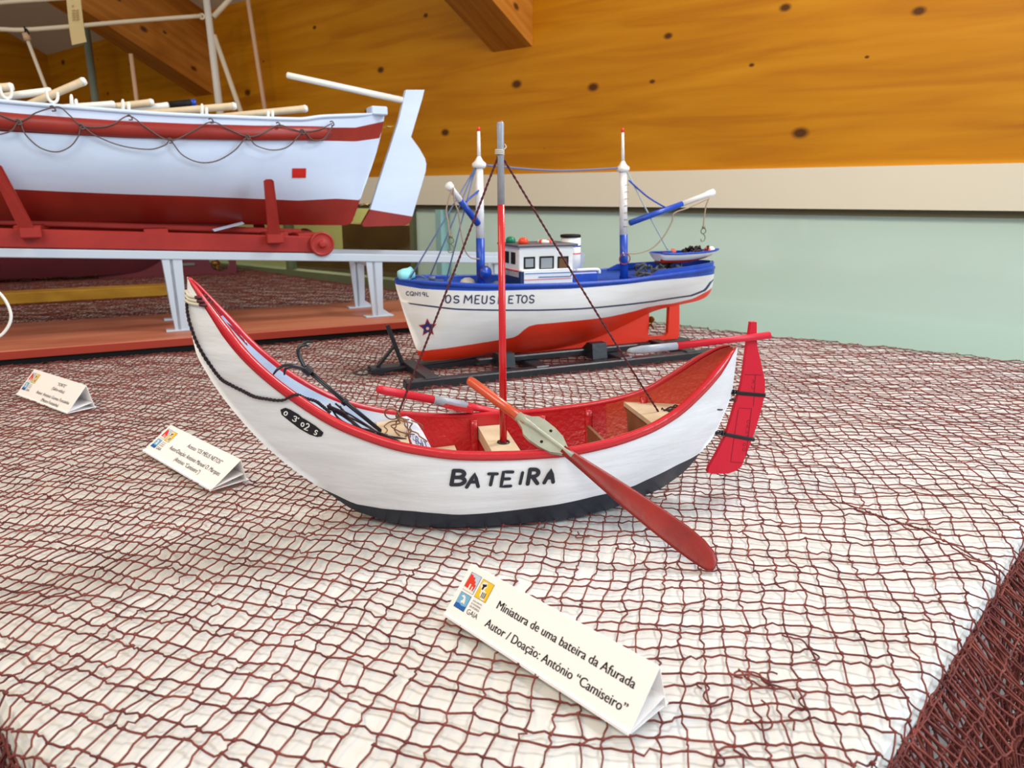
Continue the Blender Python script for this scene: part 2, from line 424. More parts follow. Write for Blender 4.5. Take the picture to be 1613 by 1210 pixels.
# ------------------------------------------------------------------ materials
def wood_mat(name, base, dark, light, scale=1.0, knots=True, rough=0.45, kcol=(84, 44, 6)):
    """pale timber: long grain along local x, scattered dark knots"""
    m = bpy.data.materials.new(name); m.use_nodes = True; nt = m.node_tree; b = nt.nodes['Principled BSDF']; L = nt.links.new
    b.inputs['Roughness'].default_value = rough; b.inputs['Specular IOR Level'].default_value = 0.25
    tc = nt.nodes.new('ShaderNodeTexCoord')
    mp = nt.nodes.new('ShaderNodeMapping'); mp.inputs['Scale'].default_value = (1.2 * scale, 14 * scale, 14 * scale); L(tc.outputs['Object'], mp.inputs[0])
    n = nt.nodes.new('ShaderNodeTexNoise'); n.inputs['Scale'].default_value = 2.0; n.inputs['Detail'].default_value = 7; n.inputs['Distortion'].default_value = 0.6; L(mp.outputs[0], n.inputs['Vector'])
    r = nt.nodes.new('ShaderNodeValToRGB'); e = r.color_ramp.elements
    e[0].position = 0.30; e[0].color = rgb(*dark); e[1].position = 0.75; e[1].color = rgb(*light); k = e.new(0.5); k.color = rgb(*base)
    L(n.outputs[0], r.inputs[0]); out = r.outputs[0]
    if knots:
        m2 = nt.nodes.new('ShaderNodeMapping'); m2.inputs['Scale'].default_value = (4.2 * scale, 6.6 * scale, 6.6 * scale); m2.inputs['Location'].default_value = (.3, 0, .2); L(tc.outputs['Object'], m2.inputs[0])
        cx_ = nt.nodes.new('ShaderNodeSeparateXYZ'); L(m2.outputs[0], cx_.inputs[0]); cc_ = nt.nodes.new('ShaderNodeCombineXYZ'); L(cx_.outputs[0], cc_.inputs[0]); L(cx_.outputs[2], cc_.inputs[1])
        v = nt.nodes.new('ShaderNodeTexVoronoi'); v.inputs['Scale'].default_value = 1.0; v.voronoi_dimensions = '2D'; L(cc_.outputs[0], v.inputs['Vector'])
        # only some cells carry a knot: its size comes from the cell's random colour
        sp = nt.nodes.new('ShaderNodeSeparateColor'); L(v.outputs['Color'], sp.inputs[0])
        mr = nt.nodes.new('ShaderNodeMapRange'); mr.inputs['From Min'].default_value = 0.15; mr.inputs['From Max'].default_value = 1.0; mr.inputs['To Min'].default_value = 0.0; mr.inputs['To Max'].default_value = 0.105; L(sp.outputs[0], mr.inputs['Value'])
        dv = nt.nodes.new('ShaderNodeMath'); dv.operation = 'DIVIDE'; L(v.outputs['Distance'], dv.inputs[0])
        mx0 = nt.nodes.new('ShaderNodeMath'); mx0.operation = 'MAXIMUM'; mx0.inputs[1].default_value = 0.004; L(mr.outputs[0], mx0.inputs[0]); L(mx0.outputs[0], dv.inputs[1])
        kr = nt.nodes.new('ShaderNodeValToRGB'); ke = kr.color_ramp.elements; ke[0].position = 0.45; ke[0].color = (1, 1, 1, 1); ke[1].position = 1.0; ke[1].color = (0, 0, 0, 1); L(dv.outputs[0], kr.inputs[0])
        mix = nt.nodes.new('ShaderNodeMix'); mix.data_type = 'RGBA'; L(kr.outputs[0], mix.inputs['Factor']); L(out, mix.inputs[6]); mix.inputs[7].default_value = rgb(*kcol); out = mix.outputs[2]
    L(out, b.inputs['Base Color']); return m

M_WALLWOOD = wood_mat('pine_beam', (192, 126, 8), (174, 106, 4), (206, 142, 24))
M_RAFTER = wood_mat('pine_rafter', (168, 104, 30), (146, 84, 18), (188, 124, 48), 1.4)
M_TRIM = mat('cream_trim', (228, 223, 204), 0.5, 0.3)
M_DARK = mat('dark_gap', (92, 88, 66), 0.6)
M_PANEL = mat('pale_green_glass', (214, 244, 236), 0.08, 0.5, coat=0.4)
M_CEIL = mat('ceiling_board', (206, 200, 182), 0.8)
M_OLIVE = mat('olive_frame', (112, 118, 88), 0.5)
M_TEAL = mat('teal_edge', (150, 196, 196), 0.3)
M_YELLOW = mat('yellow_wall', (206, 200, 138), 0.7)
M_BROWN = mat('brown_cabinet', (120, 88, 44), 0.6, var=(6, (92, 66, 30)))
M_FLOOR = mat('floor_boards', (150, 120, 90), 0.5, var=(3, (128, 100, 72)))
M_CLOTH = mat('white_table', (222, 224, 222), 0.55, 0.3, var=(9, (214, 214, 208)))
M_METAL = mat('table_leg_metal', (150, 152, 155), 0.35, metal=0.8)
M_NET = mat('maroon_net_twine', (136, 70, 60), 0.7, 0.25, var=(60, (92, 42, 42)))
M_POST = mat('green_grey_steel', (160, 176, 160), 0.4)
M_PAPER = mat('white_paper', (252, 249, 248), 0.6, 0.25)
M_PAPER2 = mat('cream_paper', (236, 216, 160), 0.6, 0.25)
M_INK = mat('black_ink', (24, 23, 24), 0.6, 0.2)

# bateira paints
M_BWHITE = mat('hull_white', (238, 240, 244), 0.45, 0.35, bump=(60, 0.6), var=(26, (224, 225, 226)), stretch=(.35, 1, 3))
M_BBLACK = mat('hull_black', (38, 41, 52), 0.4, 0.4, bump=(90, 0.3))
M_BRED = mat('gunwale_red', (196, 24, 36), 0.28, 0.5, bump=(120, 0.5), coat=0.4)
M_BREDIN = mat('inside_red', (186, 30, 34), 0.3, 0.5, bump=(240, 0.9), coat=0.4)
M_BINW = mat('inside_white', (214, 220, 228), 0.4, 0.4, bump=(80, 0.5), var=(40, (176, 196, 224)))
M_ORANGE = mat('varnished_orange', (200, 74, 34), 0.3, 0.5, bump=(120, 0.35), coat=0.4, stretch=(1, 1, 1))
M_BLADE = mat('varnished_red_brown', (142, 30, 18), 0.42, 0.35, var=(45, (118, 24, 16)), bump=(150, 0.4))
M_RUDDER = mat('rudder_red', (204, 22, 48), 0.45, 0.4, bump=(50, 0.2))
M_SILVER = mat('silver_paint', (160, 164, 172), 0.35, 0.5, bump=(160, 0.6), var=(90, (140, 146, 158)))
M_SAGE = mat('sage_silver_paint', (168, 170, 150), 0.38, 0.5, bump=(160, 0.5), var=(60, (150, 152, 134)))
M_BEIGE = mat('beige_thwart', (214, 198, 170), 0.5, 0.3, var=(50, (198, 180, 148)), bump=(120, 0.4))
M_BROWNW = mat('brown_board', (138, 100, 72), 0.5, 0.3, var=(60, (116, 80, 56)))
M_CORD = mat('dark_cord', (46, 30, 36), 0.6, 0.3)
M_MCORD = mat('maroon_cord', (84, 36, 42), 0.6, 0.3)
M_BLACKWIRE = mat('black_wire', (30, 30, 34), 0.3, 0.5)
M_GREYCORD = mat('grey_cord', (196, 190, 176), 0.6)

# ------------------------------------------------------------------ room
WF = Frame((-1.03, 2.82, 0), -38)                      # the back wall: s to the right, n into the wall
ZF = -0.75
def wall_piece(name, s0, s1, z0, z1, n0, n1, m, kind=True):
    mb = MB(WF.M); mb.box(((s0 + s1) / 2, (n0 + n1) / 2, (z0 + z1) / 2), (s1 - s0, n1 - n0, z1 - z0)); o = mb.build(name, m, None)
    return struct(o)
def own_frame(o, M):
    """give a room piece its own axes so that the grain runs along it"""
    o.data.transform(M.inverted()); o.matrix_world = M; ROOTM[o] = M; return o
S0, S1 = -1.43, 3.6
ZB, ZT, ZD = 0.314, 0.234, 0.225                       # timber bottom, cream trim bottom, dark gap bottom
ZW = 0.882                                             # where the sloping ceiling meets the wall
own_frame(wall_piece('wall_back', S0 - .1, S1, ZB, 1.5, 0, .10, M_WALLWOOD), WF.M)
wall_piece('trim_1', S0, S1, ZT, ZB, -.012, .08, M_TRIM)
wall_piece('trim_2', S0, S1, ZD - .004, ZT, .004, .08, M_DARK)
SG = 0.925
wall_piece('wall_panel', SG, S1, ZF, ZD - .004, .02, .06, M_PANEL)
wall_piece('trim_3', 1.045, 1.066, -.2, ZD - .004, -.02, .012, M_TEAL)
wall_piece('trim_4', S0, SG, -.11, .006, -.004, .05, M_OLIVE)
wall_piece('trim_5', SG - .012, SG + .004, -.06, ZD - .004, .006, .05, M_OLIVE)
wall_piece('trim_6', .27, .285, -.06, ZD - .004, .016, .05, M_OLIVE)
wall_piece('wall_lower', S0, SG, ZF, -.11, .0, .06, M_PANEL)
# clear pane in the left bay, with the next room seen through it
gm = bpy.data.materials.new('clear_pane'); gm.use_nodes = True; nt = gm.node_tree
for n_ in list(nt.nodes):
    if n_.type == 'BSDF_PRINCIPLED': nt.nodes.remove(n_)
tr_ = nt.nodes.new('ShaderNodeBsdfTransparent'); tr_.inputs[0].default_value = (.90, .95, .88, 1); gl = nt.nodes.new('ShaderNodeBsdfGlossy'); gl.inputs['Roughness'].default_value = .03
mx = nt.nodes.new('ShaderNodeMixShader'); mx.inputs[0].default_value = .06
nt.links.new(tr_.outputs[0], mx.inputs[1]); nt.links.new(gl.outputs[0], mx.inputs[2])
nt.links.new(mx.outputs[0], [n_ for n_ in nt.nodes if n_.type == 'OUTPUT_MATERIAL'][0].inputs[0])
wall_piece('window_1', S0, SG - .012, -.06, ZD - .004, .030, .036, gm)
wall_piece('wall_beyond', S0 - .6, 2.0, ZF, 1.0, .95, 1.0, M_YELLOW)
mb = MB(WF.M); sA, zA = WF.cp(538, 352, .42)[[0, 2]]; sB = WF.cp(650, 352, .42)[0] + .02; sC, zC = WF.cp(455, 404, .42)[[0, 2]]
mb.prism([(sC, .42, -.75), (sB, .42, -.75), (sB, .42, zA), (sA, .42, zA), (sA, .42, zC), (sC, .42, zC)], (0, .4, 0))
o = tag(mb.build('cabinet', M_BROWN), 'brown wooden cabinet seen through the clear pane left of the pale green wall', 'cabinet')
# left wall, ceiling, floor, rafters
LW = Frame(WF.w(S0, 0, 0), -38 - 90)                   # runs from the corner towards the viewer
mb = MB(LW.M); mb.box((1.3, -.05, .4), (2.6, .1, 2.3)); own_frame(struct(mb.build('wall_left', M_WALLWOOD)), LW.M)
K_SL = 0.5
CZ = ZW
mb = MB(WF.M)
sl = 1.15
mb.prism([(S0 - .05, .02, CZ), (.55, .02, CZ), (.55, -sl, CZ + K_SL * sl), (S0 - .05, -sl, CZ + K_SL * sl)], (0, 0, .05)); struct(mb.build('ceiling', M_CEIL))
for i, (sa, sb) in enumerate(((-.185, -.072), (1.245, 1.37), (2.69, 2.81))):
    zb = .612
    mb = MB(WF.M); mb.prism([(sa, .01, zb), (sa, -1.2, zb + .6), (sa, -1.2, CZ + .63), (sa, .01, CZ + .03)], (sb - sa, 0, 0))
    o = mb.build('rafter', M_RAFTER)
    a = math.atan(K_SL); Mx = WF.M @ Matrix.Translation((sa, 0, zb)) @ Matrix(((0, 1, 0, 0), (-math.cos(a), 0, math.sin(a), 0), (math.sin(a), 0, math.cos(a), 0), (0, 0, 0, 1)))
    own_frame(o, Mx); struct(o); o.name = 'trim_%d' % (7 + i)
mb = MB(); mb.box((0, 1.2, ZF - .02), (7, 6.4, .04)); struct(mb.build('floor', M_FLOOR))
# slim steel post standing behind the table
pp = WF.w(*WF.cp(140, 80, -.10)[:2], 0)
pz = gz(142, 90, .5)
mb = MB(); mb.lathe((pp[0], pp[1], ZF), (0, 0, 1), [(0, .03), (.006, .03), (.007, .0145), (1.75, .0145)], 20)
tag(mb.build('steel_post', M_POST), 'slim grey-green round post in front of the timber wall, far left', 'post')

# ------------------------------------------------------------------ display table
T0 = np.array([-.015, .097]); EL = np.array([-.735, .678]); ER = np.array([.691, .722])
TP = [T0, T0 + ER * 1.363, (.82, 1.156), (.397, 1.456), (-.466, 2.206), (-1.03, 2.765), (-1.26, 2.99), T0 + EL * 2.9]
TP = [np.array(p, float) for p in TP]
tbl = thing('display_table', 'big white-topped table that carries all the model boats', 'table', loc=(-.2, 1.3, ZF))
mb = MB()
# rounded slab edge
cen = np.mean(TP, axis=0); prof = [(.012, 0), (.006, -.0015), (.002, -.005), (0, -.011), (0, -.05)]
n = len(TP); inner = []
def inset(poly, d):
    out = []; m_ = len(poly)
    for i in range(m_):
        a, b, c = poly[i - 1], poly[i], poly[(i + 1) % m_]
        e1 = (b - a) / np.linalg.norm(b - a); e2 = (c - b) / np.linalg.norm(c - b); n1 = np.array([-e1[1], e1[0]]); n2 = np.array([-e2[1], e2[0]])
        k = n1 + n2; out.append(b + k * d / (1 + n1 @ n2))
    return out
V = []
for d, z in prof: V += [(p[0], p[1], z) for p in inset(TP, d)]
F = [(i + r_ * n, i + (r_ + 1) * n, (i + 1) % n + (r_ + 1) * n, (i + 1) % n + r_ * n) for r_ in range(len(prof) - 1) for i in range(n)]
F.append(tuple(range(n))); F.append(tuple(range(n * (len(prof) - 1), n * len(prof)))[::-1])
mb.add(V, F, 0, False); mb.build('tabletop', M_CLOTH, tbl)
mb = MB(); ap = inset(TP, .012)
V = [(p[0], p[1], -.05) for p in ap] + [(p[0], p[1], -.42) for p in ap]
mb.add(V, [(i, (i + 1) % n, n + (i + 1) % n, n + i) for i in range(n)], 0); mb.build('apron', M_CLOTH, tbl)
for i in (0, 1, 4, 6, 7):
    p = inset(TP, .07)[i]; mb = MB(); mb.box((p[0], p[1], (ZF - .05) / 2), (.045, .045, -ZF - .05), 0, .004); mb.build('leg', M_METAL, tbl)

# ------------------------------------------------------------------ fishing net: real twine, one mesh
def seg_tubes(A, B, rad, k=3, sides=4, jit=.0007, sag=0.0):
    """many short twine pieces between nodes A and B (arrays), as wavy tubes"""
    n = len(A); P = [A]
    for q in range(1, k):
        t = q / k; p = A + (B - A) * t + np.random.normal(0, jit, A.shape) * np.array([1, 1, .6]); P.append(p)
    P.append(B); D = B - A; D /= np.linalg.norm(D, axis=1)[:, None] + 1e-9
    up = np.array([0, 0, 1.0]); U = np.cross(D, up); l = np.linalg.norm(U, axis=1)[:, None]
    U = np.where(l < 1e-3, np.array([1.0, 0, 0]), U / (l + 1e-9)); W = np.cross(U, D)
    r = np.broadcast_to(np.asarray(rad, float), (n,))[:, None]
    V = []
    for p in P:
        for s_ in range(sides):
            a = 2 * math.pi * (s_ + .5) / sides; V.append(p + r * (U * math.cos(a) + W * math.sin(a)))
    V = np.stack(V, 1)                                    # n, (k+1)*sides, 3
    F = []
    for q in range(k):
        for s_ in range(sides):
            F.append((q * sides + s_, q * sides + (s_ + 1) % sides, (q + 1) * sides + (s_ + 1) % sides, (q + 1) * sides + s_))
    F = np.array(F); base = (np.arange(n) * V.shape[1])[:, None, None]
    return V.reshape(-1, 3), (F[None] + base).reshape(-1, 4)
def knots(P, r):
    o = np.array([(1, 0, 0), (0, 1, 0), (-1, 0, 0), (0, -1, 0), (0, 0, .8), (0, 0, -.8)]); rr = (r * np.random.uniform(.8, 1.25, len(P)))[:, None, None]
    V = P[:, None, :] + o[None] * rr; f = [(0, 1, 4), (1, 2, 4), (2, 3, 4), (3, 0, 4), (1, 0, 5), (2, 1, 5), (3, 2, 5), (0, 3, 5)]
    F = np.array([(a, b, c, c) for a, b, c in f]); base = (np.arange(len(P)) * 6)[:, None, None]
    return V.reshape(-1, 3), (F[None] + base).reshape(-1, 4)[:, :3]
def smooth_noise(x, y, sc, seed):
    rs = np.random.RandomState(seed); v = 0 * x
    for i in range(7):
        a = rs.uniform(0, 2 * math.pi); k = rs.uniform(.6, 1.5) * 2 * math.pi / sc
        v = v + np.sin((x * math.cos(a) + y * math.sin(a)) * k + rs.uniform(0, 6.28))
    return v / 3.7
def inside(x, y, poly):
    ok = np.zeros_like(x, bool); m_ = len(poly)
    for i in range(m_):
        a, b = poly[i], poly[(i + 1) % m_]
        c = (a[1] > y) != (b[1] > y); ok ^= c & (x < (b[0] - a[0]) * (y - a[1]) / (b[1] - a[1] + 1e-12) + a[0])
    return ok
xs_r = [-.06]
while xs_r[-1] < 1.2:
    q = xs_r[-1]; xs_r.append(q + .0128 + .004 * min(max((q - .1) / .25, 0), 1))
xs_l = [-.06]
while xs_l[-1] > -1.75:
    q = xs_l[-1]; xs_l.append(q - (.0130 - .0042 * min(max((-.10 - q) / .2, 0), 1)))
XS = np.array(xs_l[::-1][:-1] + xs_r)
YS = [.09]; k = 0
while YS[-1] < 3.35:
    q = YS[-1]; YS.append(q + (.0128 - .0026 * min(max((q - .75) / .3, 0), 1)) * (1.24 if k % 2 else .76)); k += 1
YS = np.array(YS) - .25
GX, GY = np.meshgrid(XS, YS, indexing='ij')
X = GX + .006 * smooth_noise(GX, GY, .30, 1) + .0011 * smooth_noise(GX, GY, .05, 2) + np.random.normal(0, .0011, GX.shape)
Y = GY + .006 * smooth_noise(GX, GY, .32, 3) + .0011 * smooth_noise(GX, GY, .055, 4) + np.random.normal(0, .0011, GX.shape)
u = -GX - .02; Y = Y + .34 * (np.log1p(np.exp(np.clip(u / .035, -30, 30))) * .035) * np.exp(-np.clip(u, 0, 9) * .5)
Y = Y - .05 * np.clip(GX - .1, 0, .4)
X = X + .22 * np.clip(GY - .30, -.3, .45) + .10 * np.clip(-.1 - GX, 0, .3) * np.clip(1 - GY, 0, 1); Y = Y - .06 * GX
Z = .0029 + .0014 * smooth_noise(GX, GY, .07, 5) + np.random.uniform(0, .0014, GX.shape)
Z = np.maximum(Z, .0012)
# a gathered fold running off to the right
fa = gz(1250, 770)[:2]; fb = gz(1640, 940)[:2]; fd = (fb - fa) / np.linalg.norm(fb - fa); fn = np.array([-fd[1], fd[0]])
al = ((X - fa[0]) * fd[0] + (Y - fa[1]) * fd[1]) / np.linalg.norm(fb - fa); q = (X - fa[0]) * fn[0] + (Y - fa[1]) * fn[1] + .006 * np.sin(al * 9)
wt = np.clip(al * 3, 0, 1) * np.clip((1.6 - al) * 3, 0, 1); dq = -q * .66 * np.exp(-(q / .034) ** 2) * wt
X += fn[0] * dq; Y += fn[1] * dq; Z += .004 * np.exp(-((q + dq) / .008) ** 2) * wt
# beyond the two front edges the twine turns down over the rim
OUTD = np.zeros_like(X)
for E_ in (EL, ER):
    o_ = np.array([E_[1], -E_[0]]); o_ = o_ if o_ @ np.array([0, -1.0]) > 0 else -o_
    q = (X - T0[0]) * o_[0] + (Y - T0[1]) * o_[1] + .006; m_ = q > 0
    a_ = np.minimum(q, .009) * .9 + np.maximum(q - .03, 0) * 0; X = np.where(m_, X - o_[0] * (q - a_), X); Y = np.where(m_, Y - o_[1] * (q - a_), Y)
    Z = np.where(m_, Z - np.maximum(q - .005, 0), Z); OUTD = np.maximum(OUTD, np.where(m_, q, 0))
ins = (inside(X, Y, inset(TP, .002)) | ((OUTD > 0) & (GY < 1.0))) & (OUTD < .045); vis = np.abs(X) < .80 * Y + .30
ok = ins & vis
NP = np.stack([X, Y, Z], -1); rad = np.where(Y < .75, .00060, .00070)
VV, FF3, FF4 = [], [], []; nb = 0
def push(V, F):
    global nb
    VV.append(V); (FF4 if F.shape[1] == 4 else FF3).append(F + nb); nb += len(V)
for ax in (0, 1):
    A = NP[:-1] if ax == 0 else NP[:, :-1]; B = NP[1:] if ax == 0 else NP[:, 1:]
    o_ = (ok[:-1] & ok[1:]) if ax == 0 else (ok[:, :-1] & ok[:, 1:]); o_ = o_ & (np.random.uniform(0, 1, o_.shape) > .004)
    r_ = (rad[:-1] if ax == 0 else rad[:, :-1])[o_]; push(*seg_tubes(A[o_], B[o_], r_, 3, 4))
push(*knots(NP[ok] + np.array([0, 0, .0002]), .0016))
# hanging sides
def drape(E, k0, k1, seed, layers=2):
    rs = np.random.RandomState(seed); out = np.array([E[1], -E[0]]);
    if (out @ np.array([0, -1])) < 0: out = -out
    for ly in range(layers):
        a = np.arange(k0, k1, .0062 if ly == 0 else .0075); dn = np.arange(0, 26) * .0125
        A_, D_ = np.meshgrid(a, dn, indexing='ij')
        A2 = A_ + .004 * smooth_noise(A_, D_, .05, seed + ly) + rs.normal(0, .0012, A_.shape) + .03 * D_ * np.sin(A_ * 21 + ly)
        fold = (.010 + .012 * ly + .012 * np.clip(D_ / .12, 0, 1) * (1 + np.sin(A2 * 95 + ly * 2 + 2 * np.sin(A2 * 31)))) * np.clip(D_ / .02, .12, 1)
        b = T0[None, None, :] + E * A2[..., None] + out * (fold[..., None] - .001)
        z = -.012 - D_ * 1.0 + rs.normal(0, .0012, A_.shape)
        P = np.concatenate([b, z[..., None]], -1)
        push(*seg_tubes(P[:-1].reshape(-1, 3), P[1:].reshape(-1, 3), .0006, 2, 4)); push(*seg_tubes(P[:, :-1].reshape(-1, 3), P[:, 1:].reshape(-1, 3), .0008, 2, 4))
        push(*knots(P.reshape(-1, 3), .0014))
drape(EL, .12, .95, 11, 2); drape(ER, .08, .95, 12, 3)
# frayed ends
fr_mb = MB()
for (px, py, L, sd) in ((1105, 1085, .03, 1), (1170, 1068, .035, 2), (1225, 1062, .03, 3), (1280, 1040, .025, 4), (1250, 1150, .03, 5), (1160, 1140, .03, 6), (845, 835, .02, 7), (1130, 1180, .03, 8), (780, 855, .02, 9), (910, 838, .018, 10)):
    rs = np.random.RandomState(sd); p = gz(px, py, .003); a = rs.uniform(0, 6.28); pts = []
    for i in range(14): pts.append(p.copy()); a += rs.normal(0, .7); p = p + L / 9 * np.array([math.cos(a), math.sin(a), rs.normal(0, .12)]); p[2] = min(max(p[2], .002), .008)
    fr_mb.tube(spl(pts, 3), .00055, 5)
V = np.array(fr_mb.v); F = [f for f in fr_mb.f if len(f) == 4]; push(V, np.array(F))
V = np.concatenate(VV); F4 = np.concatenate(FF4); F3 = np.concatenate(FF3)
me = bpy.data.meshes.new('fishing_net'); me.vertices.add(len(V)); me.vertices.foreach_set('co', V.astype(np.float32).ravel())
nl = F4.size + F3.size; me.loops.add(nl); me.loops.foreach_set('vertex_index', np.concatenate([F4.ravel(), F3.ravel()]).astype(np.int32))
np_ = len(F4) + len(F3); me.polygons.add(np_)
st = np.concatenate([np.arange(len(F4)) * 4, F4.size + np.arange(len(F3)) * 3]).astype(np.int32); me.polygons.foreach_set('loop_start', st)
me.polygons.foreach_set('use_smooth', np.ones(np_, bool)); me.materials.append(M_NET); me.update(calc_edges=True); me.validate()
net = bpy.data.objects.new('fishing_net', me); COL.objects.link(net); ROOTM[net] = Matrix.Identity(4)
tag(net, 'maroon knotted fishing net spread over the white table and hanging off its edges', 'net')

# ------------------------------------------------------------------ the bateira in front
BF = Frame((-.03, .58, .0), 12)
bt = thing('rowing_boat_model', 'white model boat with high curved bow and BATEIRA painted on its side, nearest the viewer', 'model boat', BF)
BH = Hull(BF,
    [(0, -.2091, .2027), (.02, -.2111, .180), (.06, -.209, .150), (.10, -.2011, .1277), (.16, -.1732, .081), (.20, -.1469, .051), (.245, -.119, .0272), (.29, -.0997, .0135), (.34, -.07, .0055), (.41, -.03, .004), (.55, .03, .004), (.69, .09, .004), (.80, .14, .0055), (.85, .162, .008), (.89, .1773, .0145), (.925, .1917, .0255), (.95, .2024, .039), (.968, .213, .0515), (.984, .2223, .0735), (.992, .228, .0914), (1, .23, .130)],
    [(0, -.2091, .2030, .0016), (.015, -.2040, .1960, .0060), (.033, -.1947, .1815, .0115), (.091, -.1693, .1445, .021), (.158, -.1398, .116, .0255), (.245, -.1017, .0915, .035), (.351, -.0556, .076, .0465), (.449, -.0127, .0695, .0525), (.55, .0314, .068, .0555), (.603, .0545, .068, .056), (.684, .0901, .0705, .0525), (.775, .1297, .077, .0445), (.84, .1584, .0865, .036), (.906, .1871, .105, .0275), (.956, .2088, .1225, .0185), (.985, .2215, .1315, .010), (1, .228, .1335, .0035)],
    [(0, 0), (.22, 0), (.3, .008), (.38, .028), (.48, .037), (.6, .038), (.72, .028), (.82, .008), (.9, 0), (1, 0)],
    [(0, 1.5), (.15, 1.35), (.5, 1.55), (.85, 1.45), (1, 1.6)])
wl = BH.curve([(510, 771), (540, 785), (560, 794), (600, 801), (650, 805), (720, 811), (760, 809), (800, 805), (870, 796), (940, 781), (1000, 765), (1030, 751), (1060, 736), (1085, 724), (1103, 714)])
wlf = wl
mb = MB(BF.M); BH.shell(mb, [wlf], [1, 0], 120, 9); mb.build('hull', [M_BWHITE, M_BBLACK], bt)
# inside skin (white in the bow, red amidships, orange red in the stern) and sole
def bat_in(t): return 1 if t < .34 else (0 if t < .76 else 2)
mb = MB(BF.M)
ff = lambda t: np.clip((.012 + .0 * t - BH.kz(t)) / (BH.sz(t) - BH.kz(t) + 1e-6), .06, 1) + .04
BH.shell(mb, [], [0], 100, 12, off=-.004, tr=(.045, .996), f0=ff, mifun=bat_in)
mb.build('inner_skin', [M_BREDIN, M_BINW, mat('inside_orange_red', (190, 62, 34), .35, .4, bump=(240, .9), coat=.3)], bt)
mb = MB(BF.M); BH.rail(mb, .0056, .0062, .0005, off=-.001, N=110, tr=(.002, .995)); mb.build('gunwale', M_BRED, bt)
def b_in(s, z):
    """half width inside the hull at station s and height z"""
    best = None
    for t in np.linspace(.02, .98, 193):
        f = (z - float(BH.kz(t))) / max(float(BH.sz(t) - BH.kz(t)), 1e-6)
        if 0 <= f <= 1:
            p = BH.pt(t, f, 1, -.0035)
            if best is None or abs(p[0] - s) < best[0]: best = (abs(p[0] - s), p[1])
    return best[1] if best and best[0] < .01 else .002
# ribs on the inside
for s_ in (.006, .069, .111, .158):
    for sd in (-1, 1):
        t = (s_ + .2091) / .4371; P = [BH.pt(t, f, sd, -.0050) for f in np.linspace(.25, .97, 10)]
        mb = MB(BF.M); mb.loft([(p, (1, 0, 0), (0, 1, 0), .0032, .0028) for p in P], 8, 0, 4); mb.build('rib', M_BREDIN, bt)
def thwart(name, s0, s1, z, th, m, skew=0.0):
    mb = MB(BF.M); w0 = b_in(s0, z - th * .5) - .0005; w1 = b_in(s1, z - th * .5) - .0005
    mb.prism([(s0 + skew, -w0, z - th), (s1 + skew, -w1, z - th), (s1, w1, z - th), (s0, w0, z - th)], (0, 0, th)); return mb.build(name, m, bt)
thwart('thwart', -.079, -.056, .0745, .014, M_BEIGE)
thwart('thwart', -.036, -.012, .046, .010, M_BEIGE)
th_m = thwart('thwart', .010, .033, .0605, .011, M_BEIGE)
mb = MB(BF.M); mb.prism([(.108, -b_in(.108, z) + .002, z) for z in (.026, .034, .046, .058)] + [(.108, b_in(.108, z) - .002, z) for z in (.058, .046, .034, .026)], (.003, 0, 0)); mb.build('partition', M_BROWNW, bt)
# stern sheets: a beige platform with a brown front board
zs = .079; ss_ = np.linspace(.142, .212, 9); W_ = [b_in(s, zs) - .0005 for s in ss_]
mb = MB(BF.M); mb.prism([(s, -w, zs - .004) for s, w in zip(ss_, W_)] + [(s, w, zs - .004) for s, w in list(zip(ss_, W_))[::-1]], (0, 0, .004)); mb.build('stern_platform', M_BEIGE, bt)
mb = MB(BF.M); mb.prism([(.1435, -b_in(.145, z) + .002, z) for z in (.034, .044, .058, zs - .004)] + [(.1435, b_in(.145, z) - .002, z) for z in (zs - .004, .058, .044, .034)], (.003, 0, 0)); mb.build('partition', M_BROWNW, bt)
# mast with its silver top, foot ring and two stays
m0 = BF.cp(793, 698); m1 = BF.cp(788, 192); mk = BF.cp(790, 322); mc = BF.cp(787, 240)
m0[1] = 0
mb = MB(BF.M); ax = m1 - m0; Lm = np.linalg.norm(ax); kk = (mk[2] - m0[2]) / (m1[2] - m0[2])
mb.lathe(m0 - (0, 0, .0), ax, [(0, .0031), (Lm * .4, .0029), (Lm * kk, .0028)], 16, 0); mb.lathe(m0, ax, [(Lm * kk, .00285), (Lm * .93, .0026), (Lm * .995, .0028), (Lm, .0022)], 16, 1)
mb.lathe(m0, ax, [(Lm, .0021), (Lm + .0006, .0019)], 12, 0)
mast = mb.build('mast', [mat('mast_red', (204, 24, 34), .3, .5, bump=(120, .4), coat=.4), M_SILVER], bt)
mb = MB(BF.M)
for k in range(3): mb.ring(mc + (0, 0, .0012 * (k - 1)), (.1, .05, 1), .0031, .0007)
mb.tube(spl([mc + (.003, -.001, .002), mc + (.005, 0, .004), mc + (.004, .001, .006)]), .0005, 6); mb.build('lashing', M_GREYCORD, bt, mast)
mb = MB(BF.M); mb.ring((m0[0], 0, m0[2] + .0008), (0, 0, 1), .0046, .0009); mb.build('mast_ring', M_BLACKWIRE, bt, mast)
fe = BF.cp(627, 652); ae = BF.cp(1041, 655)
for e in (fe, ae):
    P = [mc + (e - mc) * t + np.array([0, 0, -.0016 * math.sin(math.pi * t)]) for t in np.linspace(0, 1, 24)]
    mb = MB(BF.M)
    for ph in (0, math.pi):                                # a two-strand twist
        Q = []
        for i, t in enumerate(np.linspace(0, 1, 170)):
            p = mc + (e - mc) * t + np.array([0, 0, -.0016 * math.sin(math.pi * t)]); a = t * 190 + ph; Q.append(p + .00045 * np.array([math.cos(a), math.sin(a), 0]))
        mb.tube(Q, .00062, 5)
    mb.build('stay', M_MCORD, bt)
